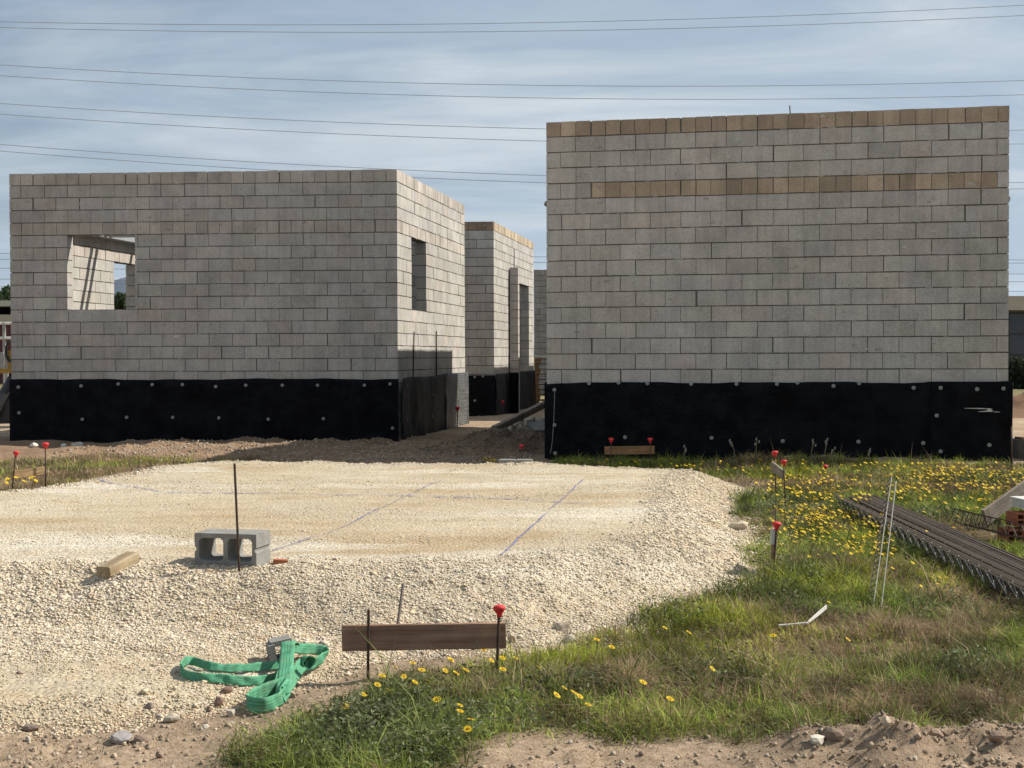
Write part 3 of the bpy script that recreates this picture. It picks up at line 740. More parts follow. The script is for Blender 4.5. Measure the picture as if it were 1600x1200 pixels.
# --- far building and the hidden one behind the right building whose shade falls on the middle one
Pf = V2(at(834.5, 560, 50)); U = Vector((1, -.12, 0)).normalized()
fb = thing('block_building', 'farthest block building, a grey sliver in the gap behind the pallets', 'building', Pf)
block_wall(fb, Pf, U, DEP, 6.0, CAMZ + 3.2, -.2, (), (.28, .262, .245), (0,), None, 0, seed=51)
block_wall(fb, Pf + DEP * .2, DEP, U, 4.0, CAMZ + 3.2, -.2, (), basL, (0,), None, 0, seed=52)
block_wall(fb, Pf + U * 6 + DEP * .2, DEP, -U, 4.0, CAMZ + 3.2, -.2, (), basL, (0,), None, 0, seed=54)
block_wall(fb, Pf + U * .2 + DEP * 4.2, U, -DEP, 5.6, CAMZ + 3.2, -.2, (), basL, (0,), None, 0, seed=53)
A2 = V2(at(854.5, 560, 18.2)) + DEP * 12.2 + Vector((.25, 0, 0))
hb = thing('block_building', 'block building standing directly behind the right building', 'building', A2)
block_wall(hb, A2, Vector((1, -.07, 0)).normalized(), DEP, 6, ZR - .05, -.2, (), basR, (0,), None, 0, seed=55)
block_wall(hb, A2 + DEP * .2, DEP, Vector((1, -.07, 0)).normalized(), 9, ZR - .05, -.2, (), basR, (0,), None, 0, seed=56)
block_wall(hb, A2 + Vector((1, -.07, 0)).normalized() * 6 + DEP * .2, DEP, -Vector((1, -.07, 0)).normalized(), 9, ZR - .05, -.2, (), basR, (0,), None, 0, seed=57)

# ------------------------------------------------------------------ stakes, caps and batter boards
def rebar_pts(a, b, n=2): return [a.lerp(b, i / (n - 1)) for i in range(n)]
def rod_mesh(mb, a, b, r, ribs=True):
    L = (b - a).length
    if ribs and r * FPX / max(a.y, 1) > 1.6:
        n = int(L / .007); pts = [a.lerp(b, i / n) for i in range(n + 1)]
        mb.tube(pts, r, 7, radii=[r * (1.16 if i % 2 else .94) for i in range(n + 1)])
    else: mb.tube([a, b], r, 7)
def cap_mesh(mb, p, ax, s=1.0):
    """mushroom rebar cap: sleeve, flared head, domed top"""
    s *= .93; prof = [(.011, -.034), (.0125, -.022), (.017, -.013), (.024, -.005), (.0282, .003), (.028, .010), (.023, .016), (.013, .0195), (.003, .0205)]
    a = Vector((1, 0, 0)); e1 = ax.cross(a).normalized(); e2 = ax.cross(e1); n = 14; vs = []; fs = []
    for r, h in prof:
        for k in range(n):
            an = 2 * math.pi * k / n; vs.append(p + e1 * (r * s * math.cos(an)) + e2 * (r * s * math.sin(an)) + ax * (h * s))
    for i in range(len(prof) - 1):
        for k in range(n): fs.append((i * n + k, i * n + (k + 1) % n, (i + 1) * n + (k + 1) % n, (i + 1) * n + k))
    fs.append(tuple((len(prof) - 1) * n + k for k in range(n))); fs.append(tuple(range(n))[::-1])
    mb.add(vs, fs)
def stake(base_px, top_px, Y, label, cap=True, r=.006, dY=0, m='rust', caps=1.0, group=None, dig=.08):
    b = at(*base_px, Y); t = at(*top_px, Y + dY)
    ax = (t - b).normalized()
    root = thing('rebar_stake', label, 'rebar stake', b, group)
    mb = MB(); rod_mesh(mb, b - ax * dig, t, r); mb.build('rod', M[m], root, smooth=True)
    if cap:
        mb = MB(); rc = random.Random(int(top_px[0])); cap_mesh(mb, t, (ax + Vector((rc.uniform(-.14, .14), rc.uniform(-.14, .14), 0))).normalized(), caps); mb.build('cap', M['redcap'], root, smooth=True)
    return root
def board(name, label, p, q, h, th, m, cat='board', up=Vector((0, 0, 1)), bow=0, group=None):
    """a sawn plank from p to q (centre line), height h, thickness th, chamfered, length axis = local X"""
    d = (q - p); L = d.length; X = d.normalized(); Zv = (up - X * up.dot(X)).normalized(); Yv = Zv.cross(X)
    n = 14; vs = []; fs = []; ch = min(h, th) * .12
    prof = [(-th / 2, -h / 2 + ch), (-th / 2 + ch, -h / 2), (th / 2 - ch, -h / 2), (th / 2, -h / 2 + ch), (th / 2, h / 2 - ch), (th / 2 - ch, h / 2), (-th / 2 + ch, h / 2), (-th / 2, h / 2 - ch)]
    rs = random.Random(int(abs(p.x * 1000)))
    for i in range(n + 1):
        s = i / n
        for (a, b) in prof:
            vs.append(((s - .5) * L, a + rs.uniform(-.0008, .0008), b + bow * math.sin(math.pi * s) + rs.uniform(-.0008, .0008)))
    for i in range(n):
        for k in range(8): fs.append((i * 8 + k, i * 8 + (k + 1) % 8, (i + 1) * 8 + (k + 1) % 8, (i + 1) * 8 + k))
    fs.append(tuple(range(8))[::-1]); fs.append(tuple(n * 8 + k for k in range(8)))
    o = mesh_obj(name, vs, fs, M[m], None, (0, 0, 0))
    mat = Matrix.Identity(4); c = (p + q) / 2
    for i in range(3): mat[i][0], mat[i][1], mat[i][2], mat[i][3] = X[i], Yv[i], Zv[i], c[i]
    o.matrix_world = mat
    return tag(o, label, cat, group)

YF = 6.22
stake((575, 1058), (576, 952), YF - .03, 'bare rusty rebar stake at the left end of the dark foreground board', cap=False, r=.0065)
stake((775, 1080), (780, 952), YF - .05, 'rebar stake with red cap at the right end of the dark foreground board', r=.0065, caps=1.12)
board('wooden_board', 'weathered dark brown board held between two stakes in the foreground', at(534.5, 997, YF), at(790.5, 992.5, YF), .120, .026, 'darkwood')
stake((613, 1042), (630, 912), 6.75, 'greyish bare rebar leaning behind the dark foreground board', cap=False, r=.0075, dY=.25, m='rust2')
bp = hit(374, 893)
stake((374, 893), (366.5, 724), bp.y, 'tall bare rusty rebar standing in front of the hollow block', cap=False, r=.0072)
# right side pair seen end-on
stake((1208, 902), (1213.5, 820), 9.0, 'red capped rebar stake beside the white topped board end in the weeds', caps=1.15, r=.007)
stake((1211, 880), (1212, 795), 9.9, 'thin bare rebar rising behind the red capped stake in the weeds', cap=False, r=.005)
p = at(1207, 850, 9.06); q = at(1210.5, 849, 9.95)
board('wooden_board', 'brown board with white painted end seen end-on beside a red capped stake', Vector((p.x, 9.03, p.z)), Vector((p.x + (q.x - p.x) * .3, 9.30, p.z - .012)), .20, .03, 'darkwood')
mb = MB(); mb.box((p.x, 9.022, p.z + .055), (.034, .012, .10)); mb.build('painted_end', M['white'], bpy.data.objects['wooden_board.001'] if False else None) if False else None
o = MB(); o.box((p.x - .002, 9.0215, p.z + .055), (.036, .012, .105)); po = o.build('paint_patch', M['white'])
bw = [x for x in bpy.data.objects if x.get('label', '').startswith('brown board with white')][0]
po.parent = bw; bpy.context.view_layer.update(); po.matrix_parent_inverse = bw.matrix_world.inverted()
# pair with tilted pale board near the right building
stake((1212, 762), (1210.5, 708), 13.6, 'taller red capped stake of the pair holding a short pale tilted board', caps=1.25, r=.006)
stake((1227, 790), (1224.5, 722), 12.3, 'nearer red capped stake of the pair holding a short pale tilted board', caps=1.12, r=.006)
board('wooden_board', 'short pale board sloping between two red capped stakes', at(1207, 728, 13.6), at(1224, 742, 12.35), .09, .025, 'greywood')
# pair against the dark membrane
for bx, tx, w in ((954, 955, 'left'), (1016, 1016, 'right')):
    stake((bx, 728), (tx, 687), 16.1, f'red capped stake at the {w} end of the brown board before the right membrane', caps=1.2, r=.006)
board('wooden_board', 'brown board on two red capped stakes before the right building membrane', at(944.5, 704, 16.15), at(1022.5, 703, 16.15), .098, .025, 'midwood')
# pair at the far left
stake((19, 765), (25, 708), 13.2, 'shorter red capped stake left of the small orange pine board', caps=1.15, r=.007)
stake((71, 760), (71, 695), 13.4, 'taller red capped stake right of the small orange pine board', caps=1.3, r=.007)
board('wooden_board', 'small orange pine board between two red capped stakes at the left', at(22, 742, 13.25), at(70, 735, 13.45), .075, .025, 'palewood')
stake((1581, 728), (1580, 666), 15.9, 'bare rusty rebar standing by the concrete ring at the right', cap=False, r=.008)
stake((815, 722), (815, 697), 16.6, 'small red capped stake low in front of the dark earth heap', caps=1.2, r=.004)
stake((645, 605), (647, 518), 23.3, 'left one of two dark rebars upright against the sunlit side wall', cap=False, r=.012)
stake((682, 600), (682, 517), 25.0, 'right one of two dark rebars upright against the sunlit side wall', cap=False, r=.012)
stake((714, 690), (715, 638), 26.2, 'stake with square red cap against the sunlit grey membrane', caps=1.9, r=.01)
stake((784, 650), (785, 628), 31.6, 'tiny red capped stake against the middle building membrane', caps=1.8, r=.01)
p = hit(1290, 741); mb = MB(); cap_mesh(mb, Vector((p.x, p.y, p.z + .09)), Vector((.3, -.2, .9)).normalized(), 1.1)
tag(mb.build('rebar_protector', M['redcap'], smooth=True), 'loose red plastic rebar cap lying in the flowering weeds', 'rebar cap')

# ------------------------------------------------------------------ hollow block on the pad
def hollow_block():
    p0 = at(304.5, 888, 8.08); p0.z = tz(p0.x + .2, p0.y + .05) + .002
    p1 = at(408, 888, 7.98)
    X = Vector((p1.x - p0.x, p1.y - p0.y, 0)).normalized(); Yv = Vector((-X.y, X.x, 0))
    W, H, D = .40, .193, .21
    def holes_outline(s, front):
        t = .028 if front else .036   # cells taper
        out = []
        for (a, b) in ((t, W / 2 - t / 2), (W / 2 + t / 2, W - t)):
            z0, z1, r = t, H - t, .028; pts = []
            for cx, cz, st in ((b - r, z0 + r, -90), (b - r, z1 - r, 0), (a + r, z1 - r, 90), (a + r, z0 + r, 180)):
                for k in range(5): an = R(st + k * 22.5); pts.append((cx + r * math.cos(an), cz + r * math.sin(an)))
            out.append(pts)
        return out
    hf, hb = holes_outline(1, True), holes_outline(1, False)
    # outer outline with small end notches
    nt_ = .010
    outl = [(0, 0), (W / 2, 0), (W, 0), (W, H * .42), (W - nt_, H * .46), (W - nt_, H * .54), (W, H * .58), (W, H), (W / 2, H), (0, H), (0, H * .58), (nt_, H * .54), (nt_, H * .46), (0, H * .42)]
    import bmesh
    bm = bmesh.new()
    def P(x, y, z): return bm.verts.new(p0 + X * x + Yv * y + Vector((0, 0, z)))
    def face_with_holes(y, holes):
        ov = [P(a, y, b) for a, b in outl]; hv = [[P(a, y, b) for a, b in h] for h in holes]
        es = []
        for loop in [ov] + hv:
            for i in range(len(loop)): es.append(bm.edges.new((loop[i], loop[(i + 1) % len(loop)])))
        bmesh.ops.triangle_fill(bm, use_beauty=True, use_dissolve=False, edges=es)
        return ov, hv
    fo, fh = face_with_holes(0, hf); bo, bh = face_with_holes(D, hb)
    for la, lb in [(fo, bo)] + list(zip(fh, bh)):
        for i in range(len(la)): j = (i + 1) % len(la); bm.faces.new((la[i], la[j], lb[j], lb[i]))
    bmesh.ops.recalc_face_normals(bm, faces=bm.faces)
    bm.verts.index_update()
    vs = [v.co[:] for v in bm.verts]; fs = [tuple(v.index for v in f.verts) for f in bm.faces]; bm.free()
    o = mesh_obj('concrete_block', vs, fs, M['concrete'])
    return tag(o, 'grey two-cell hollow concrete block lying on its side on the gravel pad', 'block')
hollow_block()
p = hit(150, 905); q = hit(203, 884)
board('timber_offcut', 'short squared timber offcut lying on the gravel pad', Vector((p.x + .05, p.y - .02, p.z + .045)), Vector((q.x, q.y + .06, q.z + .045)), .062, .095, 'offcut', 'timber', group=None)
p = hit(438, 881); mb = MB(); mb.box((p.x, p.y, p.z + .012), (.085, .06, .03), Matrix.Rotation(.2, 3, 'Z') @ Matrix.Rotation(.08, 3, 'Y'))
tag(mb.build('brick_fragment', M['clay']), 'small red brick fragment beside the hollow block', 'brick')
p = at(806, 724, 15.9); mb = MB(); mb.box((p.x, p.y, p.z - .005), (.40, .2, .09), Matrix.Rotation(-.05, 3, 'Z'))
mb.box((p.x - .1, p.y, p.z + .041), (.17, .17, .012)); mb.box((p.x + .1, p.y, p.z + .041), (.17, .17, .012))
tag(mb.build('concrete_block', M['concrete']), 'pale concrete block lying at the back edge of the gravel pad', 'block')

# ------------------------------------------------------------------ blue chalk setting-out lines
def chalk(pts, label, w=.016, keep=.8):
    P = [hit(a, b) for a, b in pts]; vs = []; fs = []; rs = random.Random(int(pts[0][0]))
    for a, b in zip(P[:-1], P[1:]):
        n = max(2, int((b - a).length / .05)); t = (b - a).normalized(); s = Vector((-t.y, t.x, 0))
        for i in range(n):
            if rs.random() > keep: continue
            c0 = a.lerp(b, i / n); c1 = a.lerp(b, (i + 1.02) / n); ww = w * rs.uniform(.8, 1.1); k = len(vs)
            for c, sg in ((c0, -1), (c1, -1), (c1, 1), (c0, 1)):
                vs.append((c.x + s.x * ww * sg, c.y + s.y * ww * sg, 0))
            fs.append((k, k + 1, k + 2, k + 3))
    vs = np.array(vs); vs[:, 2] = top_z(vs[:, 0], vs[:, 1]) + .009
    o = mesh_obj('chalk_line', vs, fs, M['chalk']); return tag(o, label, 'chalk line')
chalk([(425, 862), (520, 832), (600, 793), (690, 751)], 'blue chalk line running from beside the hollow block to the pad back', .008, 1.1)
chalk([(783, 868), (815, 838), (870, 788), (912, 750)], 'bold blue chalk line slanting over the right half of the pad', .009, 1.1)
chalk([(85, 767), (250, 769), (430, 772), (620, 775), (790, 780), (925, 789)], 'long faint blue chalk line crossing the pad from side to side', .018, 1.1)
chalk([(345, 735), (520, 738), (700, 739), (930, 742)], 'faint blue chalk line along the back edge of the pad', .018, 1.1)

# ------------------------------------------------------------------ green lifting sling
def ribbon(P, wv, width, th=.004, name='strap', parent=None):
    """P: centre points, wv: width direction at each point"""
    n = len(P); m = 8; Q = []; Wd = []
    for i in range(n - 1):
        p0 = P[max(i - 1, 0)]; p1 = P[i]; p2 = P[i + 1]; p3 = P[min(i + 2, n - 1)]
        for k in range(m):
            t = k / m
            Q.append(0.5 * ((2 * p1) + (p2 - p0) * t + (2 * p0 - 5 * p1 + 4 * p2 - p3) * t * t + (3 * p1 - p0 - 3 * p2 + p3) * t ** 3))
            Wd.append(wv[i].lerp(wv[i + 1], t).normalized())
    Q.append(P[-1]); Wd.append(wv[-1].normalized())
    vs = []; uv = []; fs = []; s = 0; K = 7
    for i, (q, w) in enumerate(zip(Q, Wd)):
        if i: s += (Q[i] - Q[i - 1]).length
        t = (Q[min(i + 1, len(Q) - 1)] - Q[max(i - 1, 0)]).normalized(); nn = t.cross(w).normalized()
        for side in (1, -1):
            for k in range(K):
                a = k / (K - 1) - .5; sag = .0035 * math.sin(s * 55 + a * 4) + .002 * math.sin(s * 140)
                th2 = th * (1 - .5 * abs(a * 2) ** 6)
                vs.append(q + w * (a * width) + nn * (side * th2 / 2 + sag)); uv.append((s / width * .25, k / (K - 1)))
    c = 2 * K
    for i in range(len(Q) - 1):
        for k in range(K - 1):
            fs.append((i * c + k, i * c + k + 1, (i + 1) * c + k + 1, (i + 1) * c + k))
            fs.append((i * c + K + k + 1, i * c + K + k, (i + 1) * c + K + k, (i + 1) * c + K + k + 1))
        fs.append((i * c, (i + 1) * c, (i + 1) * c + K, i * c + K)); fs.append((i * c + K - 1, i * c + 2 * K - 1, (i + 1) * c + 2 * K - 1, (i + 1) * c + K - 1))
    return mesh_obj(name, [tuple(v) for v in vs], fs, M['webbing'], parent, uv=uv, smooth=True)
sl_root = thing('lifting_sling', 'bright green webbing sling thrown down in a tangle on the gravel', 'sling', hit(420, 1070))
UPV = Vector((0, 0, 1))
def gp(px, py, h):            # point on the ground below a pixel, lifted by h
    p = hit(px, py); p.z += h; return p
pts = [(450, 1044), (420, 1050), (380, 1052), (350, 1050), (325, 1046), (302, 1041), (289, 1043), (283, 1051), (290, 1060), (312, 1065), (345, 1069), (372, 1073), (400, 1072), (428, 1064), (454, 1050)]
wv = [Vector((0, .95 - .3 * math.sin(i * 1.9), 1)) for i in range(6)] + [Vector((0, .2, 1))] * 3 + [Vector((0, .35 + .3 * math.sin(i * 1.9), 1)) for i in range(6)]
ribbon([gp(a, b, .023 + .006 * math.sin(i * 1.3)) for i, (a, b) in enumerate(pts)], wv, .044, parent=sl_root)
pts = [(459, 1046, .115), (451, 1048, .135), (449, 1060, .115), (447, 1074, .085), (443, 1088, .05), (441, 1096, .03)]
ribbon([gp(a, b, h) for a, b, h in pts], [Vector((1, .15, -.1)), Vector((1, .15, -.05)), Vector((1, .1, -.02)), Vector((1, .1, 0)), Vector((1, .1, .1)), Vector((1, .2, .3))], .066, parent=sl_root)
pts = [(447, 1080), (430, 1086), (408, 1094), (393, 1102), (386, 1109), (391, 1114), (408, 1116), (426, 1112), (440, 1103), (446, 1092)]
ribbon([gp(a, b, .036) for a, b in pts], [Vector((0, .12, 1))] * len(pts), .066, parent=sl_root)
pts = [(441, 1098, .03), (450, 1088, .045), (461, 1074, .06), (472, 1062, .07), (482, 1056, .065)]
ribbon([gp(a, b, h) for a, b, h in pts], [Vector((-.55, .35, .75))] * 5, .064, parent=sl_root)
pts = [(476, 1060, .06), (489, 1055, .055), (502, 1046, .05), (510, 1037, .045), (505, 1031, .045), (487, 1030, .05), (468, 1036, .07), (456, 1046, .115)]
ribbon([gp(a, b, h) for a, b, h in pts], [Vector((.1, .3, 1))] * 3 + [Vector((.3, .5, .8))] * 2 + [Vector((0, .5, 1))] * 3, .054, parent=sl_root)
# the hitch where the strap is pulled through itself
kc = gp(479, 1060, .07); kp = []
for i in range(9):
    an = i / 8 * 2 * math.pi; kp.append(kc + Vector((.030 * math.cos(an) * .8, .02 * math.cos(an), .032 * math.sin(an))))
ribbon(kp, [Vector((.75, -.6, .35))] * 9, .05, name='hitch', parent=sl_root)
# broken block piece behind the sling
p = gp(433, 1036, 0); mb = MB(); rt = Matrix.Rotation(.35, 3, 'Z') @ Matrix.Rotation(-.15, 3, 'Y')
mb.box(p + Vector((-.03, .02, .04)), (.03, .09, .10), rt); mb.box(p + Vector((.045, .05, .045)), (.03, .10, .12), rt); mb.box(p + Vector((.005, .05, .095)), (.10, .09, .025), rt); mb.box(p + Vector((.0, .04, .015)), (.10, .09, .02), rt)
tag(mb.build('block_fragment', M['concrete']), 'broken corner of a concrete block lying behind the green sling', 'block')

# ------------------------------------------------------------------ ladder reinforcement
def ladder(mbw, a, b, side, w, r=.0028, zig=True, mbz=None, pitch=.09, third=None):
    """two long wires joined by a zigzag"""
    d = (b - a); L = d.length; X = d.normalized()
    mbw.tube([a, b], r, 5); mbw.tube([a + side * w, b + side * w], r, 5)
    if zig:
        n = int(L / pitch); pts = [a + X * (i * pitch) + side * (w if i % 2 else 0) for i in range(n + 1)]
        (mbz or mbw).tube(pts, r * .9, 4)
x0, w_all, nst = 3.02, .37, 24
for i in range(nst):
    rs = random.Random(i + 5)
    x = x0 + w_all * i / (nst - 1); yb = 7.0 + rs.uniform(-.05, .05); ye = 12.55 + rs.uniform(-.15, .2)
    zb0 = max(tz(3.0, 7.2), tz(3.2, 8)) + .01; zb1 = tz(3.1, 12.4) + .01
    lean = Vector((rs.uniform(-.22, .02) - (.35 if i == 0 else 0), 0, 1)).normalized()
    a = Vector((x + rs.uniform(-.003, .003), yb, zb0)); b = Vector((x + rs.uniform(-.02, .02) + .05, ye, zb1))
    root = thing('steel_ladder_strip', 'rusty wire ladder strip packed on edge in the long stack on the grass' if i else 'nearest wire ladder strip of the stack with its bright zigzag facing out', 'reinforcement', a, 'wire ladder strips of the stack on the grass')
    if i == 0: del root['group']
    h = .105 + rs.uniform(-.006, .010)
    m1 = MB(); m1.tube([a + lean * h, b + lean * h], .0042, 5); m1.tube([a, b], .0034, 5); m1.build('wires', M['dullwire'], root)
    m2 = MB(); X = (b - a).normalized(); n = int((b - a).length / .1); m2.tube([a + X * (k * .1) + lean * (h if k % 2 else 0) for k in range(n + 1)], .0034 if i else .0042, 4)
    m2.build('zigzag', M['zinc'] if i < 2 else M['dullwire'], root)
    if i < 23:
        m3 = MB()
        m3.tube([a + lean * (h - .012) + Vector((.006, 0, 0)), b + lean * (h - .012) + Vector((.006, 0, 0))], .0045, 5); m3.build('inner_wire', M['dullwire'], root)
# one more girder stuck upright in the grass
a = at(1365, 942, 7.95); b = at(1393, 745, 8.55); a2 = at(1376, 957, 7.85); b2 = at(1400, 752, 8.45); a3 = at(1357, 940, 8.05); b3 = at(1388, 748, 8.65)
root = thing('steel_ladder_strip', 'single lattice girder of pale wires standing aslant in the grass', 'reinforcement', a)
mb = MB(); mb.tube([a, b], .0034, 6); mb.build('wire', M['zinc'], root)
mb = MB(); mb.tube([a2, b2], .0034, 6); mb.build('wire', M['zinc'], root)
mb = MB(); mb.tube([a3, b3], .0042, 6); mb.build('wire', M['dullwire'], root)
mb = MB(); n = 44; mb.tube([(a3.lerp(b3, i / n) if i % 2 else a.lerp(b, i / n)) for i in range(n + 1)], .0042, 4); mb.build('zigzag', M['dullwire'], root)

# right-hand heap: clay bricks, bag, plank, loose mesh
p = hit(1594, 852)
gz = p.z
for r_, (dx, dy, dz, an) in enumerate(((.02, .10, 0, .05), (.30, .12, 0, -.03), (.10, .14, .125, .1))):
    mb = MB(); rt = Matrix.Rotation(an, 3, 'Z'); c0 = p + Vector((dx, dy, .07 + dz))
    for (cx, cz, sx_, sz_) in ((0, .045, .25, .012), (0, 0, .25, .010), (0, -.045, .25, .012), (-.119, 0, .012, .10), (.119, 0, .012, .10), (-.06, 0, .009, .1), (0, 0, .009, .1), (.06, 0, .009, .1)):
        dep = .19 if sx_ > .2 else .186
        mb.box(c0 + rt @ Vector((cx, 0, cz)), (sx_, dep, sz_), rt)
    tag(mb.build('hollow_brick', M['clay']), ['red hollow clay brick at the left of the heap by the right edge', 'red hollow clay brick at the right of the heap by the right edge', 'red hollow clay brick laid on top under the pale sheets'][r_], 'brick')
mb = MB(); c0 = p + Vector((.06, .18, .0))
for i in range(5):
    mb.box(c0 + Vector((.11 + .006 * (i % 2), 0, .285 + i * .016)), (.26, .26, .013), Matrix.Rotation(.03 * i, 3, 'Z'))
tag(mb.build('board_bundle', M['white']), 'small bundle of pale sheets on top of the red bricks', 'sheets')
board('wooden_plank', 'grey weathered plank leaning up towards the right edge over the weeds', at(1538, 809, 11.2), at(1618, 752, 11.6), .14, .03, 'greywood', 'plank')
root = thing('wire_mesh', 'loose rusty wire ladder lying in weeds before the red bricks', 'reinforcement', hit(1560, 858))
mb = MB()
for k in range(3):
    a = hit(1485 + 8 * k, 822 + 7 * k); a.z += .05 + .02 * k; b = hit(1640, 872 + 8 * k); b.z += .10 + .03 * k
    ladder(mb, a, b, Vector((.1, .5, .8)).normalized(), .12, .0035, True, None, .09)
mb.build('wires', M['rust'], root)
# white bent strip in the grass
a = gp(1217, 992, .05); b = gp(1262, 990, .055); c = gp(1292, 972, .085); root = None
vs = []; fs = []
for i, (q, wz) in enumerate(((a, .002), (b, .004), (b + (c - b) * .5, .009), (c, .010))):
    for dx, dz in ((0, -wz), (.0, wz), (.006, wz), (.006, -wz)): vs.append((q.x, q.y + dx * 3, q.z + dz))
for i in range(3):
    for k in range(4): fs.append((i * 4 + k, i * 4 + (k + 1) % 4, i * 4 + 4 + (k + 1) % 4, i * 4 + 4 + k))
fs += [(3, 2, 1, 0), (12, 13, 14, 15)]
tag(mesh_obj('plastic_strip', vs, fs, M['white']), 'bent white plastic strip lying in the grass', 'plastic strip')

# ------------------------------------------------------------------ rocks one can pick out
G1 = 'stones on the dirt left of the green sling'
for i, (a, b, r, c, lab) in enumerate([(355, 1083, .032, (.22, .14, .11), 'dark reddish stone just left of the sling loop'), (342, 1101, .036, (.24, .16, .12), 'larger reddish brown stone on the dirt below the sling'),
        (361, 1118, .036, (.52, .47, .38), 'pale angular stone touching the lower sling loop'), (327, 1110, .026, (.28, .2, .15), 'small brown stone left of the pale angular stone'),
        (268, 1128, .036, (.5, .44, .34), 'flat pale tan stone at the edge of the gravel'), (190, 1158, .042, (.34, .32, .31), 'grey slab-like stone in the lower left dirt'), (222, 1160, .034, (.24, .18, .14), 'dark brown stone right of the grey slab stone'),
        (46, 1142, .034, (.24, .19, .16), 'dark stone at the far lower left of the dirt'), (44, 1158, .022, (.5, .45, .38), 'small pale chip below the dark stone at lower left'), (322, 1138, .018, (.55, .5, .42), 'small pale pebble in the dirt beside the weeds'),
        (233, 1106, .028, (.26, .21, .19), 'dark greyish stone at the gravel edge'), (455, 1090, .03, (.5, .42, .32), 'rounded tan stone right of the sling loop'),
        (250, 1183, .026, (.30, .23, .18), 'brown stone near the bottom edge left of the weeds')]):
    rock(a, b, r, c, lab)
for i, (a, b, r, c, lab) in enumerate([(1385, 1138, .034, (.56, .47, .36), 'pale tan stone on the crest of the earth ridge'), (1460, 1150, .036, (.36, .26, .19), 'brown pointed stone on the earth ridge'), (1277, 1160, .035, (.66, .6, .5), 'whitish stone at the left end of the earth ridge'),
        (1300, 1150, .045, (.24, .175, .13), 'large dark clod on the left of the earth ridge'), (1560, 1152, .036, (.30, .22, .16), 'brown clod on the right of the earth ridge'),
        (877, 985, .05, (.52, .44, .34), 'pointed stone at the foot of the gravel bank beside the board'), (800, 1003, .055, (.45, .37, .28), 'rounded brown stone right of the dark board end'), (890, 1003, .04, (.56, .49, .4), 'pale flat stone at the foot of the gravel bank'),
        (1155, 826, .07, (.66, .57, .43), 'pale boulder in the weeds beside the gravel bank'), (1322, 897, .045, (.7, .66, .58), 'white stone in the grass left of the upright lattice'), (1303, 900, .07, (.17, .12, .085), 'dark clod beside the white stone in the grass'),
        (53, 700, .07, (.72, .68, .6), 'whitish rock before the left membrane beside the taller stake'), (100, 700, .09, (.75, .71, .63), 'white rock left of the pair lying before the left membrane'), (120, 699, .085, (.72, .68, .6), 'white rock right of the pair lying before the left membrane')]):
    rock(a, b, r, c, lab)
# ------------------------------------------------------------------ gap between the buildings: pallets, plank, rubble
def pallet(loc, rz, label):
    root = thing('pallet', label, 'pallet', loc, 'wooden pallets stacked in the gap'); root.rotation_euler = (0, 0, rz)
    return root
Mx = M['midwood']
pz = 0.0; proto = None; pp = at(836, 560, 38)
NP = 9
labs = 'wooden pallet in the tall stack behind the right building'
for i in range(NP):
    loc = Vector((pp.x + .62 + random.uniform(-.03, .03), 38.4, .10 + i * .148))
    if proto is None:
        proto = thing('pallet', labs, 'pallet', (0, 0, 0), 'wooden pallets stacked in the gap')
        mb = MB()
        for k in range(7): mb.box((0, -.45 + k * .15, .133), (1.2, .1, .02))
        mb.build('deck', Mx, proto)
        for xx in (-.54, 0, .54):
            mb = MB()
            for yy in (-.45, 0, .45): mb.box((xx, yy, .07), (.12, .11, .105))
            mb.box((xx, 0, .008), (.1, 1.0, .018)); mb.build('runner', Mx, proto)
        c = proto
    else:
        c = proto.copy(); COL.objects.link(c)
        for ch in list(proto.children):
            k = ch.copy(); COL.objects.link(k); k.parent = c
    c.location = loc; c.rotation_euler = (0, 0, random.uniform(-.04, .04))
mb = MB(); mb.box((pp.x + .6, 38.4, .10 + NP * .148 + .03), (1.15, .95, .05), Matrix.Rotation(.06, 3, 'Y'))
tag(mb.build('plastic_sheet', M['white']), 'folded white sheet on top of the pallet stack', 'sheet')
board('wooden_beam', 'grey beam leaning from the earth heap up to the right building', at(772, 671, 21.0), at(856, 629, 24.0), .11, .10, 'greywood', 'beam')
p = at(838, 690, 20.6)
for (a, b, Y, s, lab) in ((828, 690, 20.4, (.45, .3, .05), 'tilted slab of broken concrete on the earth heap'), (845, 670, 22.5, (.5, .4, .06), 'pale broken slab under the leaning beam')):
    q = at(a, b, Y); mb = MB(); rt = Matrix.Rotation(.5, 3, 'Z') @ Matrix.Rotation(.35, 3, 'X')
    mb.hexa([q + rt @ Vector(v) for v in ((-s[0] / 2, -s[1] / 2, 0), (s[0] / 2, -s[1] * .4, 0), (s[0] * .35, s[1] / 2, 0), (-s[0] * .4, s[1] * .4, 0), (-s[0] / 2, -s[1] / 2, s[2]), (s[0] / 2, -s[1] * .4, s[2]), (s[0] * .35, s[1] / 2, s[2]), (-s[0] * .4, s[1] * .4, s[2]))])
    tag(mb.build('concrete_slab', M['concrete']), lab, 'slab')
rs = np.random.default_rng(77)
n = 260; ax_ = rs.uniform(.0, 1.5, n); ay_ = rs.uniform(21.2, 26, n); rr = rs.uniform(.02, .11, n) ** 1.0
hz = np.clip(.35 - np.abs(ay_ - 23.5) * .12, 0.02, 1) * rs.uniform(.2, 1, n)
v, f, c = stones_mesh(ax_, ay_, ground_z(ax_, ay_) + hz, rr, np.array([.5, .46, .38])[None] * rs.uniform(.6, 1.2, (n, 1)))
tag(mesh_obj('rubble', v, f, M['stone'], None, (0, 0, 0), c), 'heap of broken pale rubble in the gap', 'rubble', kind='stuff')

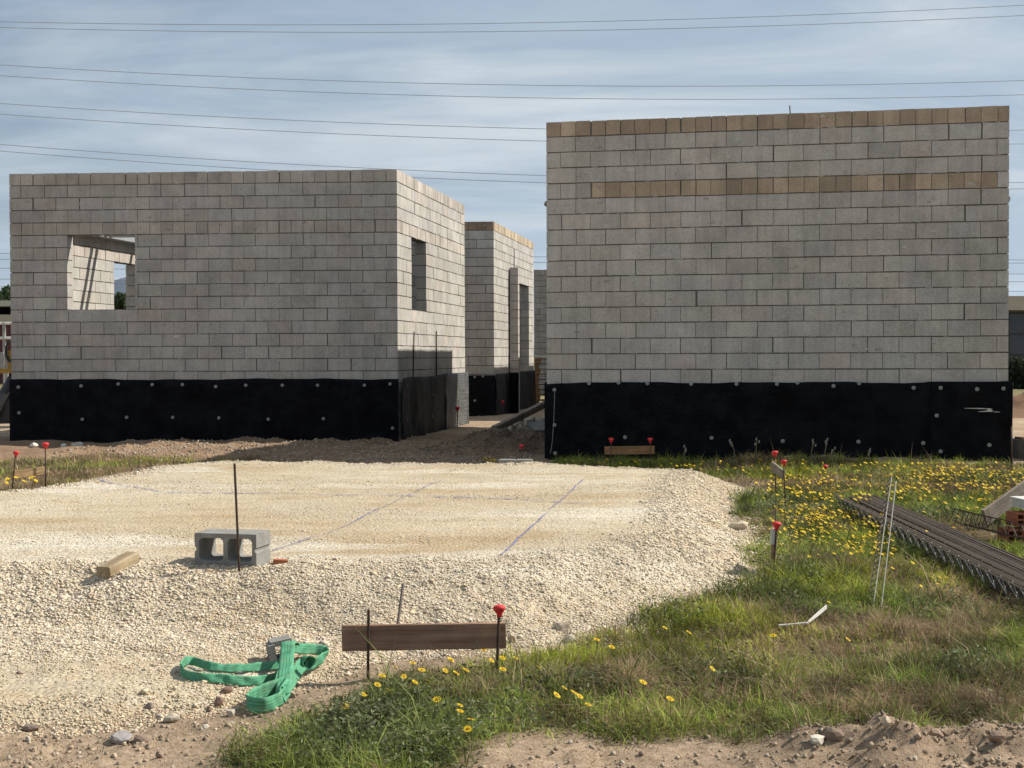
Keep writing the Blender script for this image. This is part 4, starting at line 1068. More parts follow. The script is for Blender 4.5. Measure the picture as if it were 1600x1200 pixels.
# ------------------------------------------------------------------ right background
p = at(1574, 712, 18.3)
root = thing('concrete_ring', 'round precast concrete shaft ring on the ground right of the large building', 'concrete ring', (p.x + .42, 18.3, .08))
mb = MB(); n = 28; vs = []; fs = []
prof = [(.36, 0), (.36, .26), (.345, .275), (.27, .275), (.26, .26), (.26, 0)]
for r_, h in prof:
    for k in range(n): an = 2 * math.pi * k / n; vs.append((root.location.x + r_ * math.cos(an), 18.3 + r_ * math.sin(an), .08 + h))
for i in range(len(prof) - 1):
    for k in range(n): fs.append((i * n + k, i * n + (k + 1) % n, (i + 1) * n + (k + 1) % n, (i + 1) * n + k))
mb.add(vs, fs); mb.build('ring', M['concrete'], root)
board('wooden_plank', 'dark plank lying over the concrete ring at the right', Vector((p.x - .02, 17.85, .385)), Vector((p.x + 1.2, 18.2, .385)), .03, .16, 'darkwood', 'plank')
# earth heap
hx, hy = np.meshgrid(np.linspace(10.4, 15.5, 60), np.linspace(28.5, 33, 50))
hzv = np.exp(-(((hx - 12.9) / 1.5) ** 2 + ((hy - 30.6) / 1.1) ** 2)) * 1.05 * (1 + .5 * fbm(hx * 1.5, hy * 1.5, 200)) - .06 + ground_z(hx, hy)
idx = np.arange(hx.size).reshape(hx.shape); F4 = np.stack([idx[:-1, :-1], idx[:-1, 1:], idx[1:, 1:], idx[1:, :-1]], -1).reshape(-1, 4)
o = mesh_obj('earth_heap', np.stack([hx, hy, hzv], -1).reshape(-1, 3), F4, M['soil'], None, None, np.tile(np.array([.27, .175, .12]), (hx.size, 1)), smooth=True)
tag(o, 'heap of brown excavated earth beyond the right building', 'earth heap', kind='structure')
M['fascia'] = simple_mat('beige_cladding', (.55, .47, .36), .6, 0, .08, 1.5, .1, .003)
M['glass'] = simple_mat('dark_glazing', (.03, .04, .05), .12, 0, .3, .5, 0, .001)
M['frame'] = simple_mat('black_frame', (.02, .02, .022), .5, 0, .1, 3, 0, .001)
M['render'] = simple_mat('grey_render', (.30, .30, .29), .9, 0, .12, 2, .2, .004)
M['cream'] = simple_mat('cream_cladding', (.62, .58, .47), .7, 0, .08, 1.5, .1, .003)
M['maroon'] = simple_mat('dark_red_cladding', (.12, .02, .022), .6, 0, .12, 1.5, .1, .003)
wh = thing('warehouse', 'low beige topped workshop with black framed glazing behind the right building', 'building', (30, 62, .1))
def bx(mb, x0, x1, y0, y1, z0, z1): mb.box(((x0 + x1) / 2, (y0 + y1) / 2, (z0 + z1) / 2), (x1 - x0, y1 - y0, z1 - z0))
zt1, zt0 = at(1590, 463, 60).z, at(1590, 485, 60).z
mb = MB(); bx(mb, 20, 44, 60.3, 76, -.3, zt0 + .05); mb.build('wall', M['render'], wh)
mb = MB(); bx(mb, 19.6, 44.4, 59.6, 76.5, zt0, zt1); mb.build('fascia', M['fascia'], wh)
for i in range(5):
    x0 = 20.6 + i * 4.6
    mb = MB(); bx(mb, x0, x0 + 4.1, 60.24, 60.32, .55, zt0 - .12); g = mb.build('window', M['glass'], wh)
    mb = MB(); z0, z1 = .55, zt0 - .12
    for k in range(6): bx(mb, x0 + k * .82 - .035, x0 + k * .82 + .035, 60.17, 60.235, z0, z1)
    for k in range(4): bx(mb, x0, x0 + 4.1, 60.18, 60.23, z0 + (z1 - z0) * k / 3 - .03, z0 + (z1 - z0) * k / 3 + .03)
    mb.build('frame', M['frame'], g)

# leaves
def leaf_cloud(name, centers, radii, n, size, col, parent, seed=1, mat='grass', var=.35):
    rs = np.random.default_rng(seed); k = rs.integers(0, len(centers), n)
    d = rs.normal(size=(n, 3)); d /= np.linalg.norm(d, axis=1, keepdims=True); rad = rs.uniform(.35, 1.05, (n, 1)) ** .5
    c = np.array(centers)[k] + d * rad * np.array(radii)[k][:, None]
    a = rs.normal(size=(n, 3)); a /= np.linalg.norm(a, axis=1, keepdims=True); b = np.cross(a, rs.normal(size=(n, 3))); b /= np.linalg.norm(b, axis=1, keepdims=True)
    s = size * rs.uniform(.6, 1.4, (n, 1))
    v = np.stack([c - a * s, c + b * s * .5, c + a * s, c - b * s * .5], 1).reshape(-1, 3)
    t = np.array(col)[None] * rs.uniform(1 - var, 1 + var, (n, 1)) * (1 + rs.uniform(-.1, .1, (n, 3)))
    return mesh_obj(name, v, np.arange(n * 4).reshape(n, 4), M[mat], parent, tint=np.repeat(t, 4, 0))
def tree(x, y, h, r, label, col=(.05, .075, .03), seed=1, n=5000, cat='tree', size=.16, group=None):
    rs = random.Random(seed); z0 = float(ground_z(np.array([x]), np.array([y]))[0])
    root = thing('tree', label, cat, (x, y, z0), group)
    mb = MB(); top = Vector((x + rs.uniform(-.2, .2), y, z0 + h * .55)); mb.tube([(x, y, z0 - .2), (x + .05, y, z0 + h * .25), top], .12, 8, radii=[.07 * h * .35, .05 * h * .35, .03 * h * .35])
    cs = []; rr = []
    for i in range(13):
        an = rs.uniform(0, 6.28); q = Vector((x + math.cos(an) * r * rs.uniform(.1, .75), y + math.sin(an) * r * rs.uniform(.1, .75), z0 + h * rs.uniform(.42, .9)))
        mb.tube([(x, y, z0 + h * .3), (Vector((x, y, z0 + h * .3)).lerp(q, .6)), q], .03, 5, radii=[.03 * h * .3, .02 * h * .3, .008 * h * .3]); cs.append(q[:]); rr.append(r * rs.uniform(.25, .42))
    mb.build('trunk', M['bark'], root); leaf_cloud('crown', cs, rr, n, size, col, root, seed)
    return root
def treeat(px, Y, pytop, r, label, **k):
    p = at(px, pytop, Y); tree(p.x, Y, p.z + .1, r, label, **k)
treeat(186, 70, 459, 1.6, 'dark tree seen through both window openings of the left building', seed=3, size=.14)
treeat(207, 74, 472, 1.5, 'lower dark tree right of the one in the window opening', seed=4, size=.14)
treeat(4, 85, 450, 2.2, 'dark tree over the cream roofed shed at the left edge', seed=5, size=.2)
for i, (px, Y, yt) in enumerate(((1604, 55, 548), (1590, 56, 547), (1622, 54, 545))):
    p = at(px, yt, Y); z0 = float(ground_z(np.array([p.x]), np.array([Y]))[0]); root = thing('bush', ['dark bush before the glazed workshop at the right edge', 'dark bush nearest the block wall before the glazed workshop', 'dark bush farther right before the glazed workshop'][i], 'bush', (p.x, Y, z0))
    mb = MB(); mb.tube([(p.x, Y, z0 - .1), (p.x, Y, z0 + .6)], .05, 6); mb.build('stem', M['bark'], root)
    leaf_cloud('foliage', [(p.x + .3, Y, z0 + .7), (p.x - .3, Y, z0 + .8), (p.x, Y - .2, z0 + .45)], [.55, .5, .6], 1800, .09, (.035, .05, .025), root, 30 + i)

# ------------------------------------------------------------------ left background
sh = thing('shed', 'distant cream and dark red industrial shed at the left edge', 'building', (-34, 76, 0))
mb = MB(); bx(mb, -60, -21, 72, 88, -.3, at(8, 491, 72).z); mb.build('wall', M['maroon'], sh)
mb = MB(); bx(mb, -60.5, -20.6, 71.6, 88.5, at(8, 479, 72).z, at(8, 470, 72).z); mb.build('roof', M['cream'], sh)
mb = MB(); bx(mb, -60, -21, 71.7, 71.95, at(8, 505, 72).z, at(8, 492, 72).z); mb.build('canopy', M['fascia'], sh)
fe = thing('rail_fence', 'white tube rail fence at the left edge of the field', 'fence', (-16, 40, 0))
for y_ in (505, 528):
    mb = MB(); z = at(8, y_, 40).z; mb.tube([(-26, 40, z), (-12.8, 40, z)], .05, 6); mb.build('rail', M['white'], fe)
for i in range(7):
    mb = MB(); mb.tube([(-25.6 + i * 2.1, 40, -.2), (-25.6 + i * 2.1, 40, at(8, 503, 40).z)], .05, 6); mb.build('post', M['washer'], fe)
pk = thing('picket_fence', 'pale low picket barrier behind the machine at the left edge', 'fence', (-14, 34, 0))
mb = MB()
for i in range(24): x = -16.5 + i * .18; mb.box((x, 34, at(8, 563, 34).z), (.09, .03, .42))
mb.build('pickets', M['washer'], pk); mb = MB(); mb.box((-14.5, 34.03, at(8, 572, 34).z), (4.4, .03, .06)); mb.box((-14.5, 34.03, at(8, 555, 34).z), (4.4, .03, .06)); mb.build('rail', M['washer'], pk)
for i in range(2):
    mb = MB(); mb.box((-16.4 + i * 3.6, 34.05, .75), (.07, .05, 1.6)); mb.build('post', M['washer'], pk)
# site dumper half hidden behind the left wall
M['yellow'] = simple_mat('yellow_paint', (.42, .25, .03), .5, 0, .2, 4, .1, .003)
mc = thing('site_dumper', 'dark site machine with orange body half hidden behind the left wall', 'machine', (-11.5, 29, .1))
q0, q1 = at(-14, 650, 28.6), at(24, 588, 29.0)
mb = MB(); mb.tube([q0, q1, q1 + Vector((.6, .1, .25))], .13, 8); mb.build('boom', M['frame'], mc)
mb = MB(); c = at(17, 562, 29.2); mb.box(c + Vector((.25, 0, 0)), (.42, .6, .40)); mb.box(c + Vector((.2, 0, -.24)), (.7, .7, .10)); mb.build('body', M['yellow'], mc)
mb = MB(); pts = [c + Vector((.12 + .10 * math.cos(t_), -.33, .18 + .22 * math.sin(t_))) for t_ in np.linspace(0, 5.6, 16)]; mb.tube(pts, .03, 6); mb.build('hose', M['frame'], mc)
mb = MB(); c = at(-5, 628, 29.1); bx(mb, c.x - 1.6, c.x + 1.9, 28.8, 30.2, c.z - .15, c.z + .25); mb.build('chassis', M['frame'], mc)
for dx in (-1.3, .2, 1.5):
    mb = MB(); wv_ = []; n = 20; cc = Vector((c.x + dx, 28.75, c.z - .22))
    mb.tube([cc, cc + Vector((0, .32, 0))], .33, 20); mb.build('wheel', M['frame'], mc)

# ------------------------------------------------------------------ overhead cables
def cable(pts, Y, label, r=.0155, group='upper overhead cables crossing the sky'):
    xs = np.array([p[0] for p in pts], float); ys = np.array([p[1] for p in pts], float)
    k = np.polyfit(xs, ys, 2); mb = MB(); P = [at(x, float(np.polyval(k, x)), Y) for x in np.linspace(-1600, 3200, 80)]
    mb.tube(P, r, 5, caps=False); return tag(mb.build('power_cable', M['cable'], smooth=True), label, 'cable', group)
CB = [([(0, 34), (450, 38.5), (800, 36.2), (1600, 8)], 'topmost overhead cable across the sky'), ([(0, 43), (450, 49.5), (800, 49.5), (1600, 24)], 'second overhead cable from the top, close under the first'),
      ([(0, 101), (400, 122), (800, 133.5), (1100, 133.5), (1600, 126)], 'third overhead cable from the top, upper one of the second pair'), ([(0, 118), (400, 140), (800, 152.5), (1000, 154.5), (1600, 148)], 'fourth overhead cable from the top, just above the right building'),
      ([(0, 162), (400, 184), (800, 201), (1600, 203)], 'fifth overhead cable from the top, upper one of the third pair'), ([(0, 179), (400, 201), (800, 220.5), (1600, 224.5)], 'sixth overhead cable from the top, lower one of the third pair'),
      ([(0, 226), (400, 252), (800, 273.5), (1600, 285)], 'seventh overhead cable, passing behind the top of the left building'), ([(0, 236), (400, 264), (800, 284), (1600, 295)], 'lowest of the upper cables, running behind the left roof edge')]
for p, l in CB: cable(p, 62, l)
for i, (a, m_, b, l) in enumerate(((396, 401, 406, 'highest of the far thin cables near the horizon'), (405, 410, 411, 'second of the far thin cables near the horizon'), (419, 424, 428, 'third of the far thin cables near the horizon'), (436, 441, 440, 'fourth of the far thin cables near the horizon'), (447, 452, 455, 'lowest of the far thin cables near the horizon'))):
    cable([(0, a), (800, m_), (1600, b)], 150, l, .036, 'far overhead cables near the horizon')

# ------------------------------------------------------------------ mountains
mx = np.linspace(-3600, 600, 240); my = np.linspace(0, 1, 26)
def ridge(pxs):
    kp = np.array([(-140, 0), (20, 62), (110, 108), (165, 124), (190, 113), (225, 131), (300, 112), (420, 75), (560, 60), (700, 40), (900, 0)], float)
    return np.interp(pxs, kp[:, 0], kp[:, 1])
YM = 9000.0; MXX, MYY = np.meshgrid(mx, my)
prof = ridge(800 + MXX * FPX / YM) / FPX * YM
mz = prof * np.sin(np.clip(MYY, 0, 1) * math.pi) ** .8 * (1 + .0 * MXX) + (60 * fbm(MXX / 260, MYY * 7, 300, 5)) * np.sin(MYY * math.pi) * (MYY < .45) - 5
idx = np.arange(MXX.size).reshape(MXX.shape); F4 = np.stack([idx[:-1, :-1], idx[:-1, 1:], idx[1:, 1:], idx[1:, :-1]], -1).reshape(-1, 4)
o = mesh_obj('mountains', np.stack([MXX, YM - 900 + MYY * 1800, mz], -1).reshape(-1, 3), F4, M['rock'], None, (0, 0, 0), smooth=True)
tag(o, 'far rocky mountain range', 'mountains', kind='structure')

# ------------------------------------------------------------------ grass and weeds
def blades(name, x, y, h, w, tint, lean=.5, label='', cat='grass', segs=2, z=None, seed=0):
    rs = np.random.default_rng(seed); n = len(x); z = top_z(x, y) - .005 if z is None else z
    az = rs.uniform(0, 2 * np.pi, n); ln = rs.uniform(.1, 1.0, n) * lean
    d = np.stack([np.cos(az) * ln, np.sin(az) * ln, np.ones(n)], -1); d /= np.linalg.norm(d, axis=1, keepdims=True)
    bend = np.stack([np.cos(az), np.sin(az), -.5 * np.ones(n)], -1) * (h * ln * .55)[:, None]
    fa = rs.uniform(0, np.pi, n); s = np.stack([np.cos(fa), np.sin(fa), np.zeros(n)], -1) * (w / 2)[:, None]
    p = np.stack([x, y, z], -1); m = p + d * (h * .5)[:, None]; t = p + d * h[:, None] + bend
    v = np.stack([p - s, p + s, m - s * .8, m + s * .8, t], 1).reshape(-1, 3)
    f = np.array([(0, 1, 3), (0, 3, 2), (2, 3, 4)])[None] + (np.arange(n) * 5)[:, None, None]
    tt = np.repeat(tint[:, None, :], 5, 1); return v, f.reshape(-1, 3), tt.reshape(-1, 3)
def bush_field(x, y):
    """0..1 where the weeds stand taller"""
    b = np.zeros_like(x)
    _r = np.random.default_rng(404); ex = [(q[0], q[1], q[2], q[2] * 1.1, q[3]) for q in zip(_r.uniform(.3, 6.5, 26), 6 + 10 * _r.uniform(0, 1, 26), _r.uniform(.12, .32, 26), _r.uniform(.4, .85, 26))]
    for cx, cy, rx, ry, a in ex + list(((-.62, 5.25, .26, .5, 1), (-.45, 5.7, .26, .3, .8), (-.25, 5.25, .35, .5, .65), (-.45, 4.95, .5, .3, .6), (1.45, 8.35, .45, .5, 1), (1.85, 8.9, .6, .5, .9), (.85, 7.55, .38, .3, 1), (2.2, 9.4, .5, .5, .5), (1.6, 7.8, .4, .3, .5),
                              (2.6, 7.9, .4, .25, .5), (3.7, 11.6, .35, .5, .9), (5.4, 14.8, .8, .6, .9), (.1, 5.9, .4, .3, .5), (-.2, 5.0, .5, .35, .7))):
        b = np.maximum(b, a * np.exp(-(((x - cx) / rx) ** 2 + ((y - cy) / ry) ** 2)))
    return b
def gdens(x, y):
    g, b = grass_mask(x, y); _, sd = pad_z(x, y)
    bare = sstep((fbm(x * 1.4, y * 1.4, 140) + .36) / .4) * (.45 + .55 * sstep((fbm(x * 7, y * 7, 141, 2) + .18) / .3))
    spot = 1 - np.exp(-(((x - 2.55) / .38) ** 2 + ((y - 8.55) / .35) ** 2)) * .95
    g = g * (.25 + .75 * bare) * spot * np.where(sd > .25, .0, 1)
    return np.clip(np.maximum(g, b * .75), 0, 1)
x1, y1 = scatter(415000, (-1.5, 4.9), (4.45, 9.5), gdens, 1.0)
k = np.abs(x1) < y1 * .42 + 1.3; x1, y1 = x1[k], y1[k]
x2, y2 = scatter(300000, (-.4, 8.6), (9.5, 18), gdens, 1.2)
k = (np.abs(x2) < y2 * .42 + 1.3); x2, y2 = x2[k], y2[k]
x3, y3 = scatter(52000, (-7.5, -2.6), (13.4, 18.8), gdens, 1.0)
gxx = np.concatenate([x1, x2, x3]); gyy = np.concatenate([y1, y2, y3]); n = len(gxx)
bf = bush_field(gxx, gyy)
hh = (.045 + .06 * RNG.uniform(0, 1, n) ** 1.5) * np.clip(1 + .5 * fbm(gxx * 1.2, gyy * 1.2, 150) + 1.5 * fbm(gxx * 6, gyy * 6, 151, 2), .35, 2.4) + bf * .10 * RNG.uniform(.1, 1.15, n) ** 1.4 + np.where(gyy > 13, .05, 0) * RNG.uniform(0, 1, n)
tall = RNG.uniform(0, 1, n) < .012 + .03 * bf; hh[tall] *= 2.0
ww = .0028 + .0022 * RNG.uniform(0, 1, n) + .00035 * np.clip(gyy - 5, 0, 12) + bf * .0012
dry = np.clip(.28 + 1.5 * fbm(gxx * 1.1, gyy * 1.5, 160) + .35 * fbm(gxx * 5, gyy * 5, 161, 2) - bf * .55 + np.where(gxx < -2, .40, 0), 0, 1)
isdry = RNG.uniform(0, 1, n) < dry; thin = RNG.uniform(0, 1, n) < .15 * np.clip(bf * 1.3, 0, 1)
lush = np.clip(.5 + 1.1 * fbm(gxx * 1.6, gyy * 1.6, 170), 0, 1)[:, None]
green = np.array([.175, .22, .05]) * (1 - lush) + np.array([.30, .36, .06]) * lush
green = green * (1 - bf[:, None] * np.array([.42, .40, .12]))
drycol = np.array([.37, .285, .18]) * RNG.uniform(.6, 1.35, (n, 1))
clump = np.clip(1 + 1.3 * fbm(gxx * 5, gyy * 5, 163, 2), .5, 1.7)[:, None]
yel = sstep((fbm(gxx * .9, gyy * .9, 164) - .08) / .3)[:, None]; green = green * (1 - yel) + green * np.array([1.35, 1.2, .8]) * yel
drycol = drycol * np.array([1, .93, .9]) * clump
green = green * clump
tint = np.where(isdry[:, None], drycol, green * RNG.uniform(.45, 1.6, (n, 1)) * (1 + RNG.uniform(-.12, .12, (n, 3))))
kk = ~thin; v, f, c = blades('grass', gxx[kk], gyy[kk], hh[kk], ww[kk], tint[kk], lean=1.25, seed=5)
o = mesh_obj('grass', v, f, M['grass'], None, (0, 0, 0), c); tag(o, 'rough green and straw coloured grass around the gravel pad', 'grass', kind='stuff')
xs_, ys_ = scatter(26000, (-2.6, 3.0), (4.4, 6.6), lambda x, y: np.where(poly_sd(PAD, x, y) > .1, 0, (1 - grass_mask(x, y)[0]) * (.15 + .6 * sstep(fbm(x * 3, y * 3, 190) / .3))), 1.2)
m_ = len(xs_); v, f, c = blades('litter', xs_, ys_, .02 + .05 * RNG.uniform(0, 1, m_), .002 + .002 * RNG.uniform(0, 1, m_), np.array([.40, .31, .20])[None] * RNG.uniform(.4, 1.25, (m_, 1)), lean=4.0, seed=15)
o = mesh_obj('straw', v, f, M['grass'], None, (0, 0, 0), c); tag(o, 'dry straw bits lying on the bare earth', 'straw', kind='stuff')
xt, yt = scatter(26000, (-1.2, 6.5), (4.5, 15.5), lambda x, y: gdens(x, y) * np.clip(bush_field(x, y) * .9 + .07, 0, 1), 1.3)
k = np.abs(xt) < yt * .42 + .35; xt, yt = xt[k], yt[k]; m_ = len(xt); ht = (.07 + .13 * RNG.uniform(0, 1, m_) ** 1.3) * (.55 + .6 * bush_field(xt, yt))
v, f, c = blades('stems', xt, yt, ht, .0016 + .0016 * RNG.uniform(0, 1, m_) + .0002 * (yt - 5), np.array([.27, .27, .11])[None] * RNG.uniform(.5, 1.5, (m_, 1)) * (1 + RNG.uniform(-.15, .15, (m_, 3))), lean=.42, seed=25)
o = mesh_obj('stems', v, f, M['grass'], None, (0, 0, 0), c); tag(o, 'thin upright weed stems standing above the grass', 'weeds', kind='stuff')
# broad leaved weeds
xl, yl = scatter(230000, (-1.4, 6.5), (4.5, 16), lambda x, y: gdens(x, y) * np.clip(bush_field(x, y) * 1.1 + .12, 0, 1), 1.3)
xn, yn = scatter(20000, (-1.1, .9), (4.45, 6.4), lambda x, y: gdens(x, y) * np.clip(bush_field(x, y) * 1.5, 0, 1), 1.0)
xl = np.concatenate([xl, xn]); yl = np.concatenate([yl, yn])
k = np.abs(xl) < yl * .42 + .35; xl, yl = xl[k], yl[k]; xl = np.repeat(xl, 2); yl = np.repeat(yl, 2); n = len(xl)
xl = xl + RNG.normal(0, .02, n); yl = yl + RNG.normal(0, .02, n); bf = bush_field(xl, yl)
zl = top_z(xl, yl) + RNG.uniform(0.01, 1, n) * (.03 + .12 * bf)
a = RNG.normal(size=(n, 3)); a[:, 2] *= .6; a /= np.linalg.norm(a, axis=1, keepdims=True); b = np.cross(a, RNG.normal(size=(n, 3))); b /= np.linalg.norm(b, axis=1, keepdims=True)
s = (.007 + .012 * RNG.uniform(0, 1, n) ** 1.6)[:, None] * (1 + .03 * (yl - 5))[:, None]; c0 = np.stack([xl, yl, zl], -1)
v = np.stack([c0 - a * s, c0 + b * s * .38, c0 + a * s, c0 - b * s * .38], 1).reshape(-1, 3)
t = np.array([.175, .195, .095]) * RNG.uniform(.35, 1.7, (n, 1)) * (1 + RNG.uniform(-.12, .12, (n, 3)))
o = mesh_obj('weeds', v, np.arange(n * 4).reshape(n, 4), M['grass'], None, (0, 0, 0), np.repeat(t, 4, 0)); tag(o, 'dark green leafy weeds growing in clumps', 'weeds', kind='stuff')

# ------------------------------------------------------------------ yellow daisies
def daisy_meshes():
    np_ = 11
    hv = [(0, 0, 0)]; hf = []; hc = [(.92, .55, .01)]
    for i in range(np_):
        a0 = 2 * math.pi * i / np_
        for da, rr, zz in ((-.20, .55, .05), (-.17, .95, .10), (0, 1.06, .08), (.17, .95, .10), (.20, .55, .05)):
            hv.append((rr * math.cos(a0 + da), rr * math.sin(a0 + da), zz)); hc.append((.98, .68, .012))
        b = 1 + i * 5; hf.append((0, b, b + 1, b + 2, b + 3, b + 4))
    cv = []; cf = []; n = 9
    for rr, zz in ((.42, .03), (.40, .14), (.22, .20)):
        for k in range(n): cv.append((rr * math.cos(2 * math.pi * k / n), rr * math.sin(2 * math.pi * k / n), zz))
    for i in range(2):
        for k in range(n): cf.append((i * n + k, i * n + (k + 1) % n, (i + 1) * n + (k + 1) % n, (i + 1) * n + k))
    cf.append(tuple(2 * n + k for k in range(n)))
    return np.array(hv), hf, hc, np.array(cv), cf
HV, HF, HC, CV, CF = daisy_meshes()
def daisy_data(name, vs, fs, col, mat):
    o = mesh_obj(name, vs, fs, M[mat], None, (0, 0, 0), np.tile(np.array(col), (len(vs), 1)) if not isinstance(col, list) else col)
    me = o.data; bpy.data.objects.remove(o); return me
me_head = daisy_data('daisy_head', HV, HF, HC, 'petal'); me_cen = daisy_data('daisy_centre', CV, CF, (.46, .23, .01), 'petal')
mb = MB(); mb.tube([(0, 0, -8), (.25, .1, -4), (0, 0, 0)], .09, 5); me_stem = daisy_data('daisy_stem', np.array(mb.v), mb.f, (.10, .14, .04), 'grass')
# small far version: petals and stem in one mesh
fv = np.concatenate([HV, np.array(mb.v)]); ff = [tuple(q) for q in HF] + [tuple(i + len(HV) for i in q) for q in mb.f]
me_far = daisy_data('daisy', fv, ff, [tuple(q) for q in HC] + [(.10, .14, .04)] * len(mb.v), 'petal')
def face_rot(rs):
    return (rs.gauss(.0, .28) + .12, rs.gauss(.42, .25), rs.uniform(0, 6.28))     # heads turn to the sun on the right
def orient(o, rs):
    e = Vector((.45 + rs.gauss(0, .22), -.12 + rs.gauss(0, .25), 1)).normalized()
    o.rotation_mode = 'QUATERNION'; o.rotation_quaternion = e.to_track_quat('Z', 'Y')
rsd = random.Random(99)
near_fl = [(541, 1104), (568, 1085), (590, 1070), (597, 1056), (607, 1078), (617, 1042), (631, 1057), (648, 1066), (645, 1036), (649, 1066), (659, 1047), (683, 1093), (669, 1064), (696, 1048), (704, 1031), (706, 1031), (713, 1052), (719, 1102), (719, 1111), (728, 1047), (736, 1124), (756, 1015), (768, 1032), (786, 1046), (806, 1028), (712, 1051), (540, 1104)]
near2 = [(841, 1043), (882, 1075), (897, 1082), (906, 1088), (919, 1101), (870, 1086), (932, 1000), (956, 1011), (1005, 1066), (1047, 1092), (1039, 981), (1076, 988), (1113, 1045), (1208, 993), (1325, 999), (785, 1028), (731, 1139), (933, 999)]
def near_daisy(px, py, label, group):
    Y0 = gnd(px, py, .11); z = tz(Y0.x, Y0.y) + .12; p = gnd(px, py, z)
    root = thing('daisy', label, 'flower', p, group); s = rsd.uniform(.013, .018)
    h = bpy.data.objects.new('flower_head', me_head); COL.objects.link(h); h.parent = root; h.scale = (s, s, s); orient(h, rsd)
    c = bpy.data.objects.new('flower_centre', me_cen); COL.objects.link(c); c.parent = h
    st = bpy.data.objects.new('stem', me_stem); COL.objects.link(st); st.parent = root; st.scale = (s * .8, s * .8, .016)
for a, b in near_fl: near_daisy(a, b, 'yellow daisy in the leafy weeds below the dark foreground board', 'daisies below the dark board')
for a, b in near2: near_daisy(a, b, 'scattered yellow daisy in the grass right of the dark foreground board', 'daisies scattered in the middle grass')
def daisy_pos(n, boxes):
    out = []
    while len(out) < n:
        x0, x1, y0, y1, wgt = rsd.choices(boxes, [b[4] for b in boxes])[0]
        px, py = rsd.uniform(x0, x1), rsd.uniform(y0, y1)
        q = gnd(px, py, .2); cl = float(fbm(np.array([q.x * 1.6]), np.array([q.y * 1.2]), 180, 3)[0])
        if rsd.random() > np.clip(.42 + 1.1 * cl, .06, 1): continue
        z = tz(q.x, q.y) + rsd.uniform(.07, .16); p = gnd(px, py, z)
        if abs(p.x) > p.y * .40: continue
        _, sd = pad_z(np.array([p.x]), np.array([p.y]))
        if sd[0] > .0: continue
        out.append(p)
    return out
boxes = [(1200, 1600, 738, 800, 5.0), (1240, 1400, 800, 870, 2.4), (1400, 1600, 722, 770, 4.2), (1040, 1300, 716, 770, 2.4), (1150, 1290, 770, 860, 1.2), (1400, 1600, 770, 830, 1.3), (880, 1100, 716, 728, .7), (1180, 1500, 860, 960, .25), (1280, 1600, 722, 742, 1.6)]
P = daisy_pos(1900, boxes); P.sort(key=lambda q: q.y)
for q in P[:250]:
    o = bpy.data.objects.new('daisy', me_far); COL.objects.link(o); o.location = q; s = rsd.uniform(.009, .0155); o.scale = (s, s, s); orient(o, rsd)
    tag(o, 'small yellow daisy among the flowering weeds beside the right gravel bank', 'flower', 'daisies in the flowering weeds on the right')
vs = []; fs = []; cs = []
def merge_daisies(P):
    vs = []; fs = []; cs = []
    for q in P:
        s = rsd.uniform(.011, .018); e = Vector((.45 + rsd.gauss(0, .25), -.12 + rsd.gauss(0, .3), 1)).normalized(); Rm = np.array(e.to_track_quat('Z', 'Y').to_matrix())
        b = len(vs); vs += [tuple(np.array(q) + Rm @ (w * s)) for w in fv]; fs += [tuple(i + b for i in g) for g in ff]; cs += [tuple(h) for h in HC] + [(.10, .14, .04)] * len(mb.v)
    return vs, fs, cs
vs, fs, cs = merge_daisies(P[250:])
o = mesh_obj('daisies', vs, fs, M['petal'], None, (0, 0, 0), cs); tag(o, 'far mass of yellow daisies in front of the right building', 'flowers', kind='stuff')
for a, b in ((10, 754), (12, 748), (25, 746), (33, 747), (38, 752), (48, 747), (52, 745), (56, 751), (29, 757)):
    p = at(a, b, 12.9); o = bpy.data.objects.new('daisy', me_far); COL.objects.link(o); o.location = p; o.scale = (.022,) * 3; orient(o, rsd)
    tag(o, 'yellow daisy below the small orange pine board at the left', 'flower', 'daisies below the orange board')
for i in range(16):
    a, b = rsd.uniform(752, 780), rsd.uniform(714, 722); p = at(a, b, 16.5); o = bpy.data.objects.new('daisy', me_far); COL.objects.link(o); o.location = p; o.scale = (.022,) * 3; orient(o, rsd)
    tag(o, 'yellow daisy in the tuft beside the pale block at the pad back', 'flower', 'daisies beside the pale block')
# dry seed stalks against the membrane
labs = ['dry seed stalk against the right membrane beside the capped stakes', 'tall forked dry stalk against the right membrane', 'pale dry stalk left of the forked one against the membrane', 'short dry stalk right of the forked one against the membrane', 'dry stalk before the membrane left of the capped stakes', 'lowest dry stalk before the membrane near its middle', 'thin dry stalk at the foot of the right sheet of membrane']
for (a, b0, t0, lab) in ((1184, 722, 688, labs[0]), (1290, 724, 688, labs[1]), (1270, 724, 690, labs[2]), (1305, 722, 702, labs[3]), (1147, 722, 690, labs[4]), (1070, 718, 699, labs[5]), (1359, 722, 704, labs[6])):
    q = at(a, b0, 16.6); t_ = at(a + rsd.uniform(-6, 3), t0, 16.6); mbx = MB(); mid = q.lerp(t_, .5) + Vector((rsd.uniform(-.03, .03), 0, 0))
    mbx.tube([q - Vector((0, 0, .1)), mid, t_], .006, 5, c=(.30, .25, .16))
    for k in range(3): w = t_ + Vector((rsd.uniform(-.03, .03), 0, -.03 * k)); mbx.tube([w, w + Vector((.01, 0, .03))], .009, 5, c=(.5, .47, .4))
    tag(mbx.build('seed_stalk', M['grass']), lab, 'plant')

